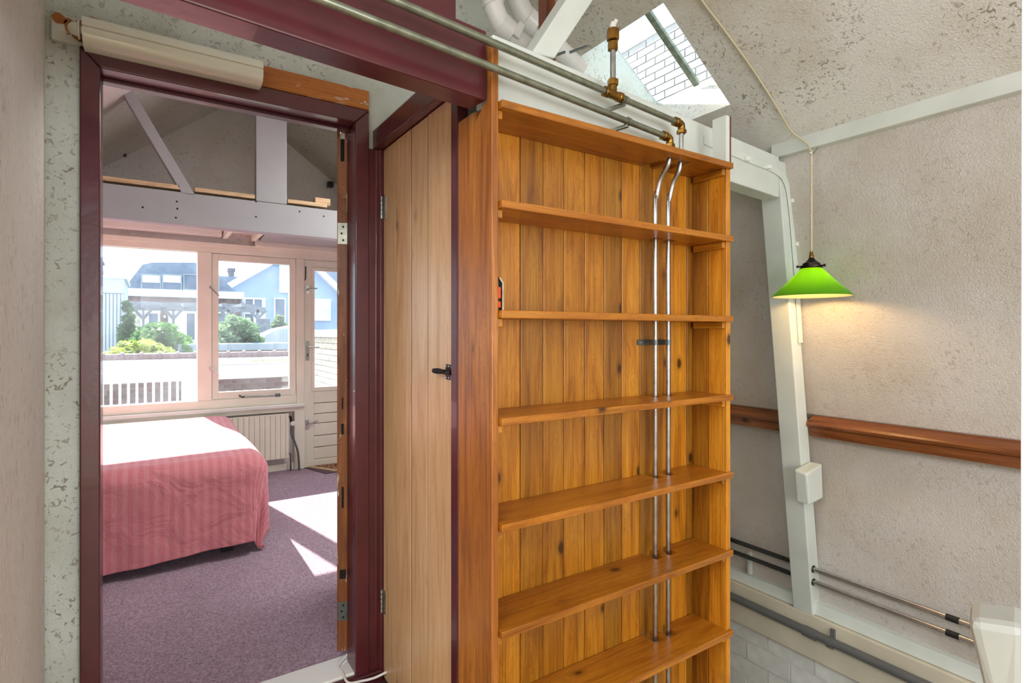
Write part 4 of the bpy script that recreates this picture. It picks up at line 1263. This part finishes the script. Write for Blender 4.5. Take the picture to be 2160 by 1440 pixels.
def drape(a, b_, inset=0.0, zmin=0.012):
    ox, oy = max(0, a - BLX), max(0, BYF - b_)
    o = math.hypot(ox, oy)
    x, y = min(a, BLX), max(b_, BYF)
    crown = 0.012 * math.sin(2.3 * a + 0.6) * math.cos(2.1 * b_) + 0.01 * math.sin(5.0 * b_ + a)
    if o <= 0:
        return V3((x, y, BTOP + crown))
    R = BR - inset
    dx, dy = ox / o, -oy / o
    corner = 2 * abs(dx * dy)
    if o < R * math.pi / 2:
        outw, down = R * math.sin(o / R), R * (1 - math.cos(o / R))
    else:
        e = o - R * math.pi / 2
        outw, down = R + 0.02 * e, R + e
        s = a if oy > ox else -b_
        f = min(1, e / 0.35)
        outw += f * (0.007 * math.sin(13 * s + 3.0 * e) + 0.005 * math.sin(31 * s + 5 * e + 1.0))
        outw += f * corner * (0.012 * math.sin(14 * math.atan2(oy, ox)) - 0.055 * (1 - corner * .3))
    z = BTOP + crown * max(0, 1 - o / 0.3) - down
    if z < zmin:
        ex = zmin - z
        outw += 0.25 * ex
        z = zmin + 0.02 * abs(math.sin(40 * ex + 9 * dx)) + 0.1 * ex * 0
    return V3((x + dx * outw, y + dy * outw, z))


EX, EY = 0.53, 0.535
A0, A1, B1_ = -1.68, BLX + EX, 5.10
NA, NB = 130, 120
mb = MB()


def hemlen(a):
    return EY + 0.022 * math.sin(1.6 * a + 2.4) + (0.02 if a < 0.2 else 0.0) * min(1, (0.2 - a) / 0.6)


vs, uvs = [], []
for j in range(NB + 1):
    for i in range(NA + 1):
        a = A0 + (A1 - A0) * i / NA
        B0_ = BYF - hemlen(a)
        bq = B0_ + (B1_ - B0_) * (j / NB) ** 1.25
        vs.append(drape(a, bq)); uvs.append((a, bq))
fs = [(j * (NA + 1) + i, j * (NA + 1) + i + 1, (j + 1) * (NA + 1) + i + 1, (j + 1) * (NA + 1) + i) for j in range(NB) for i in range(NA)]
mb.add(vs, fs)
sp = part('bedspread', mb, M['bedspread'], bed, smooth=True, recalc=False, label='pink bedspread with tone on tone stripes')
ul = sp.data.uv_layers.new(name='UVMap')
for lp_ in sp.data.loops:
    ul.data[lp_.index].uv = uvs[lp_.vertex_index]
so = sp.modifiers.new('thick', 'SOLIDIFY'); so.thickness = 0.004; so.offset = -1
mb = MB()
vs = []
for j in range(25):
    for i in range(91):
        a = A0 + (BLX - 0.02 - A0) * i / 90
        zz = 0.30 * (1 - j / 24)
        zb = 0.052 + 0.045 * (a - A0) / (BLX - A0) * 0.9 + 0.008 * math.sin(5 * a)
        z = zb + zz * 0.6
        vs.append(V3((a, BYF - BR + 0.024 + 0.004 * math.sin(16 * a) - 0.03 * max(0, 0.13 - z) , z)))
fs = [(j * 91 + i, j * 91 + i + 1, (j + 1) * 91 + i + 1, (j + 1) * 91 + i) for j in range(24) for i in range(90)]
mb.add(vs, fs)
us_ = part('under_sheet', mb, M['pink_sheet'], bed, smooth=True, recalc=False, label='pink sheet hem hanging below the bedspread')
so = us_.modifiers.new('thick', 'SOLIDIFY'); so.thickness = 0.003

# small rug by the balcony door
t = NT('patterned_rug')
co = coords(t)
vo = t.n('ShaderNodeTexVoronoi', i_Scale=26.0); t.l(co, vo.inputs['Vector'])
t.l(t.ramp(vo.outputs['Distance'], [(0.2, lin(60, 30, 28)), (0.4, lin(150, 50, 44)), (0.55, lin(190, 165, 120)), (0.7, lin(50, 40, 50))]), t.b.inputs['Base Color'])
t.b.inputs['Roughness'].default_value = 0.95
M['rug'] = t.m
c0, c1, c2 = onZ(664, 976, 0.01), onZ(686, 997, 0.01), onZ(720, 990, 0.01)
rg = thing('rug', 'small patterned rug with pale border in front of the balcony door', 'rug', (1.6, 5.05, 0))
mat_ = [(1.20, 5.24), (1.75, 5.24), (1.75, 4.96), (1.36, 4.96)]
part('border', MB().prism(mat_, 'z', 0.006, 0.014), m_plain('rug_border', lin(206, 188, 150), 0.9), rg)
part('pattern', MB().prism([(1.25, 5.225), (1.73, 5.225), (1.73, 4.98), (1.39, 4.98)], 'z', 0.014, 0.017), M['rug'], rg)
part('mat', MB().prism([(1.17, 5.25), (1.25, 5.25), (1.40, 4.93), (1.28, 4.93)], 'z', 0.0, 0.006), m_plain('dark_mat', lin(96, 74, 86), 0.9), rg, label='thin dark mat under the rug')

# ================================================================== OUTSIDE
solo('ground', MB().box(-14, 16, YW + 0.15, 40, -1.4, -1.2), M['paving'], 'dull paving between the houses outside', 'ground', kind='structure')
solo('terrace', MB().box(-3, 3.4, YW + 0.1, 7.9, -1.0, -0.08), M['bitumen'], 'grey roof terrace just outside the bedroom windows', 'terrace', kind='structure')

# parapet right of the terrace
pp = thing('parapet', 'pale brick parapet with concrete coping beside the balcony door', 'wall', (1.75, 6.2, -0.1))
part('core', MB().box(1.655, 1.85, 5.42, 7.2, -0.1, 1.19), M['mortar'], pp)
part('coping', MB().box(1.60, 1.92, 5.42, 7.25, 1.19, 1.275), M['concrete'], pp, bevel=0.008)
me = MB().box(-0.01, 0.01, -0.103, 0.103, 0.004, 0.060).mesh('brick', V3((0, 0, 0)))
me.materials.append(M['brick_yellow'])
for r in range(18):
    for k in range(8):
        piece('brick', me, pp, (1.653 + random.uniform(-.003, .003), 5.54 + k * 0.214 + (0.107 if r % 2 else 0), 1.19 - (r + 1) * 0.065))

# annex with tile coping, white wall and brick foot
ax = thing('annex_wall', 'low white wall with brown ridge tiles opposite the bedroom window', 'wall', (0.5, 8.6, -1.2))
YA = 8.5
part('white_wall', MB().box(-3.0, 3.6, YA, YA + 0.3, 0.60, 0.80), M['ext_white'], ax)
part('white_fascia', MB().box(-3.0, 3.6, YA - 0.03, YA + 0.3, 0.80, 0.895), M['ext_white'], ax, bevel=0.004)
part('brick_core', MB().box(-3.0, 3.6, YA + 0.015, YA + 0.3, -1.2, 0.60), M['mortar'], ax)
me = MB().box(-0.104, 0.104, -0.012, 0.012, 0.004, 0.060).mesh('brick', V3((0, 0, 0)))
me.materials.append(M['brick_brown'])
for r in range(12):
    for k in range(12):
        piece('brick', me, ax, (-0.9 + k * 0.216 + (0.108 if r % 2 else 0), YA + 0.012, 0.595 - (r + 1) * 0.065))
tm = MB()
hp = [(0.075 * math.cos(a), 0.075 * math.sin(a)) for a in [math.pi * k / 6 for k in range(7)]]
tm.prism([(y, z) for y, z in hp], 'x', -0.098, 0.075)
tm.prism([(y * 1.22, z * 1.25) for y, z in hp], 'x', 0.070, 0.105)
me = tm.mesh('ridge_tile', V3((0, 0, 0)))
me.materials.append(M['tile'])
for k in range(19):
    piece('ridge_tile', me, ax, (-1.0 + k * 0.2, YA + 0.05, 0.899))
part('tile_bed', MB().box(-3.0, 3.6, YA - 0.005, YA + 0.13, 0.89, 0.905), M['dark_metal'], ax)
p0 = onY(530, 757, YA - 0.04)
part('metal_strip', MB().box(p0.x, p0.x + 0.62, YA - 0.037, YA - 0.03, 0.83, 0.86), M['zinc_plate'], ax)
# white railing in front
rl = thing('railing', 'white metal railing with upright bars outside the fixed window', 'railing', (-0.2, 8.2, -0.1))
YR = 8.0
za, zb = onY(300, 803, YR).z, onY(300, 857, YR).z
part('top_rail', MB().box(-1.6, 0.309, YR - 0.02, YR + 0.02, za, za + 0.10), M['ext_white'], rl)
part('bottom_rail', MB().box(-1.6, 0.309, YR - 0.02, YR + 0.02, zb - 0.06, zb), M['ext_white'], rl)
part('end_post', MB().box(0.31, 0.50, YR - 0.02, YR + 0.02, -0.1, za + 0.10), M['ext_white'], rl)
x_ = onY(216, 830, YR).x; dx_ = onY(234.6, 830, YR).x - x_
for k in range(-3, 10):
    part('bar', MB().box(x_ + k * dx_ - 0.014, x_ + k * dx_ + 0.014, YR - 0.012, YR + 0.012, zb, za), M['ext_white'], rl)
part('foot', MB().box(-1.6, 0.309, YR - 0.015, YR + 0.015, -0.1, zb - 0.06), M['ext_white'], rl)


def bush(name, label, u0, u1, v0, v1, Y, zbase, mat, n, ls, depth, seed, lobes=7):
    rnd = random.Random(seed)
    a, b_ = onY(u0, v1, Y), onY(u1, v0, Y)
    g = thing(name, label, 'bush', ((a.x + b_.x) / 2, Y, zbase))
    cx_, zt2 = (a.x + b_.x) / 2, b_.z
    w = (b_.x - a.x) / 2
    hgt = zt2 - a.z
    part('stem', MB().tube([(cx_, Y, zbase), (cx_ + 0.05, Y, (zbase + a.z) / 2), (cx_, Y, a.z + hgt * .5)], [0.05, 0.04, 0.02], 8)
         .tube([(cx_, Y, a.z), (cx_ + w * .5, Y, a.z + hgt * .4)], [0.025, 0.01], 6).tube([(cx_, Y, a.z), (cx_ - w * .5, Y, a.z + hgt * .4)], [0.025, 0.01], 6), M['brown_wood'], g)
    L = []
    nl = lobes * 5
    for i in range(nl):
        f = rnd.random()
        top = 1 - 0.8 * abs(2 * f - 1) ** 2.2
        r = min(w, hgt) * rnd.uniform(.20, .36)
        L.append((a.x + r * .6 + (2 * w - r * 1.2) * f, Y + rnd.uniform(-.45, .45) * depth, a.z + r * .3 + (hgt * top - r * 1.1) * rnd.random() ** .6, r))
    lobes = nl
    mb = MB()
    for i in range(n):
        x, y, z, r = L[i % lobes]
        d = V3((rnd.gauss(0, 1), rnd.gauss(0, 1), rnd.gauss(0, 1))).normalized()
        q = V3((x, y, z)) + V3((d.x * r, d.y * depth * .6, d.z * r * .8)) * rnd.uniform(.6, 1.05)
        e = V3((rnd.gauss(0, 1), rnd.gauss(0, 1), rnd.gauss(0, .6))).normalized()
        nn = e.cross(V3((rnd.gauss(0, 1), rnd.gauss(0, 1), rnd.gauss(0, 1)))).normalized()
        s = ls * rnd.uniform(.6, 1.3)
        mb.add([q - e * s, q + nn * s * .45, q + e * s, q - nn * s * .45], [(0, 1, 2, 3)])
    part('foliage', mb, mat, g, recalc=False, kind='stuff')


bush('shrub', 'yellow green leafy shrub just behind the ridge tiles', 205, 378, 714, 758, 9.6, -1.2, M['leaf_yellow'], 2600, 0.05, 0.5, 3, 9)
bush('shrub', 'dark green bush between pale shed and pergola', 262, 408, 676, 740, 11.2, -1.2, M['leaf_green'], 4200, 0.06, 0.8, 4, 9)
bush('shrub', 'loose dull green bush seen through the casement window', 440, 552, 664, 726, 11.8, -1.2, M['leaf_dull'], 3000, 0.06, 0.7, 5, 7)
bush('climber', 'narrow climbing plant on the corner of the pale shed', 254, 282, 634, 735, 12.2, -1.2, M['leaf_green'], 2400, 0.07, 0.12, 6, 9)
bush('shrub', 'small potted shrub before the pale blue house', 574, 604, 664, 692, 15.8, -0.4, M['leaf_dull'], 700, 0.06, 0.3, 8, 3)

# grey lead covered flat roof edge
p0, p1 = onY(375, 742, 10.6), onY(612, 723, 10.6)
lr = thing('flat_roof', 'long grey lead covered roof edge behind the ridge tiles', 'roof edge', ((p0.x + p1.x) / 2, 10.9, -1.2))
part('roof_box', MB().box(p0.x, 4.5, 10.6, 11.4, p0.z, p1.z), M['lead'], lr, bevel=0.02)
part('roof_body', MB().box(p0.x + 0.1, 4.4, 10.75, 11.3, -1.2, p0.z), M['brick_brown'], lr)
for k in range(1, 6):
    x = p0.x + k * 0.75
    part('seam', MB().box(x, x + 0.025, 10.585, 10.6, p0.z + 0.01, p1.z), M['lead'], lr)


def R(u0, v0, u1, v1, Y):
    a, b_ = onY(u0, v1, Y), onY(u1, v0, Y)
    return a.x, b_.x, a.z, b_.z


def rbox(mb, u0, v0, u1, v1, Y, th):
    x0, x1, z0, z1 = R(u0, v0, u1, v1, Y)
    return mb.box(x0, x1, Y, Y + th, z0, z1)


def window(parent, u0, v0, u1, v1, Y, fmat, pmat, fw=2.0, name='window', bars=0, blind=False):
    x0, x1, z0, z1 = R(u0, v0, u1, v1, Y)
    fw_ = fw * Y / FPX / 1.1
    m_ = MB().box(x0, x1, Y - 0.06, Y + 0.05, z1 - fw_, z1).box(x0, x1, Y - 0.06, Y + 0.05, z0, z0 + fw_).box(x0, x0 + fw_, Y - 0.06, Y + 0.05, z0 + fw_, z1 - fw_).box(x1 - fw_, x1, Y - 0.06, Y + 0.05, z0 + fw_, z1 - fw_)
    for k in range(bars):
        xc = x0 + (x1 - x0) * (k + 1) / (bars + 1)
        m_.box(xc - fw_ / 2, xc + fw_ / 2, Y - 0.055, Y + 0.05, z0 + fw_, z1 - fw_)
    f_ = part(name, m_, fmat, parent)
    part('pane', MB().box(x0 + fw_ * .8, x1 - fw_ * .8, Y - 0.03, Y - 0.01, z0 + fw_ * .8, z1 - fw_ * .8), pmat, f_)
    if blind:
        part('blind', MB().box(x0 + fw_, x1 - fw_, Y - 0.045, Y - 0.031, z0 + (z1 - z0) * .48, z1 - fw_), M['pane_light'], f_)


# pale metal shed at the left
x0, x1, z0, z1 = R(150, 588, 262, 760, 12.4)
sh = thing('shed', 'pale metal clad shed at the left of the window view', 'shed', ((x0 + x1) / 2, 13.4, -1.2))
zm = onY(240, 618, 12.4).z
part('upper_panel', MB().box(x0, x1, 12.4, 14.4, zm, z1), M['shed'], sh)
nst = 14
w_ = (x1 - x0) / nst
for k in range(nst):
    part('cladding_sheet', MB().box(x0 + k * w_ + 0.006, x0 + (k + 1) * w_ - 0.006, 12.41, 12.45, -1.2, zm - 0.01), M['shed'], sh, bevel=0.008)
part('body', MB().box(x0, x1, 12.45, 14.4, -1.2, zm), M['shed'], sh)
part('roof_trim', MB().box(x0 - 0.02, x1 + 0.04, 12.36, 14.45, z1, z1 + 0.05), M['ext_white'], sh)
x0, x1, z0, z1 = R(205, 556, 222, 590, 19)
ch = thing('chimney', 'dark chimney above the pale shed at the left', 'chimney', ((x0 + x1) / 2, 19.2, -1.2))
part('stack', MB().hexa([(x0 - .1, 19, -1.2), (x1 + .1, 19, -1.2), (x1 + .1, 19.5, -1.2), (x0 - .1, 19.5, -1.2), (x0, 19, z1), (x1 - .08, 19, z1), (x1 - .08, 19.5, z1), (x0, 19.5, z1)]), M['chimney'], ch)
part('cap', MB().box(x0 - .04, x1 - .04, 18.95, 19.55, z1, z1 + 0.06), M['chimney'], ch)

# house with mansard roof, brick band and pergola
YH = 17.5
hs = thing('mansard_house', 'house with blue slate mansard roof and brown brick band', 'house', (1.6, 19, -1.2))
cor = [onY(u, v, YH) for u, v in ((255, 616), (300, 556), (320, 551), (412, 551), (444, 560), (505, 622))]
xs0, xs1 = cor[0].x, cor[5].x
poly = [(p.x, p.z) for p in cor]
mbm = MB()
fr_ = [V3((p.x, YH + (p.z - cor[0].z) * 0.35, p.z)) for p in cor]
bk_ = [V3((p.x, YH + 4, p.z)) for p in cor]
mbm.add(fr_ + bk_, [tuple(range(6)), tuple(range(11, 5, -1))] + [(i, (i + 1) % 6, 6 + (i + 1) % 6, 6 + i) for i in range(6)])
part('mansard_roof', mbm, M['slate'], hs)
for (u0, u1, bl_) in ((297, 340, True), (341, 384, True), (386, 424, False), (449, 462, False)):
    window(hs, u0, 579, u1, 612, YH - 0.05, M['lead'], M['pane_dark'], 2.4, 'dormer_window', 0, bl_)
    x0, x1, z0, z1 = R(u0, 579, u1, 612, YH - 0.05)
    part('dormer_cheek', MB().box(x0 + 0.02, x1 - 0.02, YH - 0.0, YH + 0.9, z0, z1 - 0.02), M['slate'], hs)
part('cornice', rbox(MB(), 250, 616, 515, 622.5, YH - 0.25, 0.5), M['ext_white'], hs)
part('brick_band', rbox(MB(), 254, 622.5, 508, 641, YH, 3.0), M['brick_brown'], hs)
part('white_wall', MB().box(xs0, xs1, YH + 0.02, YH + 3.0, -1.2, onY(300, 641, YH).z), M['ext_white'], hs)
part('brick_pier', rbox(MB(), 340, 652, 354, 760, YH - 0.05, 0.1), M['brick_brown'], hs)
part('brick_pier', rbox(MB(), 482, 641, 506, 760, YH - 0.05, 0.1), M['brick_brown'], hs)
for (u0, u1) in ((276, 302), (310, 337), (390, 414), (452, 478)):
    window(hs, u0, 658, u1, 720, YH - 0.03, M['ext_white'], M['pane_dark'] if u0 != 276 else M['brick_yellow'], 3.0, 'window', 0)
window(hs, 514, 629, 555, 650, YH + 0.3, M['ext_white'], M['pane_dark'], 3.0, 'window', 1)
part('side_wing', MB().box(onY(508, 640, YH).x, onY(560, 640, YH + .35).x, YH + 0.36, YH + 2.5, -1.2, onY(530, 626, YH).z), M['ext_white'], hs)
window(hs, 514, 660, 536, 700, YH + 0.3, M['ext_white'], M['pane_dark'], 2.0, 'window', 0)
part('downpipe', rbox(MB(), 507, 622, 510.5, 720, YH - 0.12, 0.1), M['slate'], hs)
part('wall_lamp', rbox(MB(), 345, 665, 350, 670, YH - 0.12, 0.07), M['ext_white'], hs)

YG = 14.6
pg = thing('pergola', 'grey wooden pergola in front of the mansard house', 'pergola', (1.0, 15, -1.2))
part('front_beam', rbox(MB(), 258, 648, 560, 653.5, YG, 0.12), M['pergola'], pg)
part('rear_beam', rbox(MB(), 262, 642, 545, 646.5, YG + 1.6, 0.12), M['pergola'], pg)
for u in (302, 366, 482, 544):
    x0, x1, z0, z1 = R(u - 2.6, 653, u + 2.6, 760, YG)
    part('post', MB().box(x0, x1, YG, YG + 0.1, -1.2, z1), M['pergola'], pg)
    for s in (-1, 1):
        p0, p1 = onY(u, 672, YG + 0.05), onY(u + s * 17, 654, YG + 0.05)
        part('brace', MB().bar(p0, p1, 0.06, 0.05, (0, 1, 0)), M['pergola'], pg)
for u in (300, 345, 390, 434, 470, 510):
    p = onY(u, 645, YG)
    part('rafter', MB().hexa([(p.x - .05, YG - .35, p.z - .04), (p.x + .05, YG - .35, p.z - .04), (p.x + .05, YG + 2, p.z - .03), (p.x - .05, YG + 2, p.z - .03),
                              (p.x - .05, YG - .35, p.z + .05), (p.x + .05, YG - .35, p.z + .05), (p.x + .05, YG + 2, p.z + .05), (p.x - .05, YG + 2, p.z + .05)]), M['pergola'], pg)

# pale blue gabled house
YG2 = 22.0
gh = thing('gabled_house', 'pale blue gabled house with white barge boards on the right', 'house', (6.0, 24, -1.2))
gl, ga, gr = onY(470, 614, YG2), onY(622, 528, YG2), onY(735, 636, YG2)
part('gable_wall', MB().prism([(gl.x, -1.2), (gr.x, -1.2), (gr.x, gr.z), (ga.x, ga.z), (gl.x, gl.z)], 'y', YG2, YG2 + 4), M['blue_wall'], gh)
for (p, q_) in ((gl, ga), (ga, gr)):
    d = (q_ - p).normalized()
    nn = V3((-d.z, 0, d.x))
    part('barge_board', MB().obox(p - V3((0, 0.25, 0)), d, nn, V3((0, 1, 0)), (-0.2, (q_ - p).length + 0.05), (-0.05, 0.16), (0, 0.3)), M['ext_white'], gh)
    part('roof_slope', MB().obox(p, d, nn, V3((0, 1, 0)), (-0.2, (q_ - p).length + 0.05), (0.0, 0.08), (0.05, 4.2)), M['ext_white'], gh)
window(gh, 589, 556, 618, 617, YG2 - 0.02, M['ext_white'], M['pane_light'], 3.0, 'window', 0)
window(gh, 578, 629, 602, 690, YG2 - 0.02, M['ext_white'], M['pane_dark'], 2.2, 'window', 0)
window(gh, 655, 631, 697, 676, YG2 - 0.02, M['ext_white'], M['pane_light'], 3.0, 'window', 0, True)
x0, x1, z0, z1 = R(483, 568, 494, 600, 31)
ch = thing('chimney', 'grey chimney between the two roofs in the casement view', 'chimney', ((x0 + x1) / 2, 31.2, -1.2))
part('stack', MB().box(x0, x1, 31, 31.5, -1.2, z1 - .1), M['chimney'], ch)
part('cap', MB().box(x0 - .05, x1 + .05, 30.95, 31.55, z1 - .1, z1 + .05), M['chimney'], ch)
x0, x1, z0, z1 = R(462, 583, 482, 625, 27.5)
rh = thing('rear_house', 'slate roofed house glimpsed between the two nearer roofs', 'house', ((x0 + x1) / 2, 28.5, -1.2))
part('roof', MB().box(x0, x1 + 2.0, 27.5, 29.5, -1.2, z1), M['slate'], rh)
x0, x1, z0, z1 = R(684, 573, 735, 640, 28)
rh = thing('rear_house', 'grey roof beyond the gabled house at the right', 'house', ((x0 + x1) / 2, 29, -1.2))
part('wall', MB().box(x0, x1, 28, 30, -1.2, z1 - 0.8), M['ext_white'], rh)
part('roof', MB().hexa([(x0, 27.9, z1 - .8), (x1, 27.9, z1 - .8), (x1, 30, z1 - .8), (x0, 30, z1 - .8), (x0, 28.5, z1), (x1, 28.5, z1), (x1, 29.5, z1), (x0, 29.5, z1)]), M['slate'], rh)

# white curved sheet roof
wr = thing('curved_roof', 'white curved metal roof at the right behind the lead edge', 'roof', (3.2, 13.6, -1.2))
x0, x1, z0, z1 = R(548, 692, 640, 724, 13.0)
pts_ = [(x0, z0), (x0 + .12, z0 + (z1 - z0) * .55), (x0 + .38, z1 - .02), (x0 + .7, z1 + .05), (x1, z1 + .1), (x1, z0)]
part('sheet', MB().prism(pts_, 'y', 13.0, 14.2), M['shed'], wr)
part('body', MB().box(x0 + .1, x1, 13.1, 14.1, -1.2, z0), M['ext_white'], wr)
for k in range(7):
    x = x0 + .42 + k * (x1 - x0 - .45) / 7
    part('rib', MB().box(x, x + 0.02, 12.985, 13.0, z0, z1 - .02), M['shed'], wr)
x0, x1, z0, z1 = R(546, 672, 570, 700, 15.2)
solo('fence_panel', MB().box(x0, x1, 15.2, 15.3, -1.2, z1), M['pergola'], 'grey wooden fence panel beside the last pergola post', 'fence', bevel=0.01)
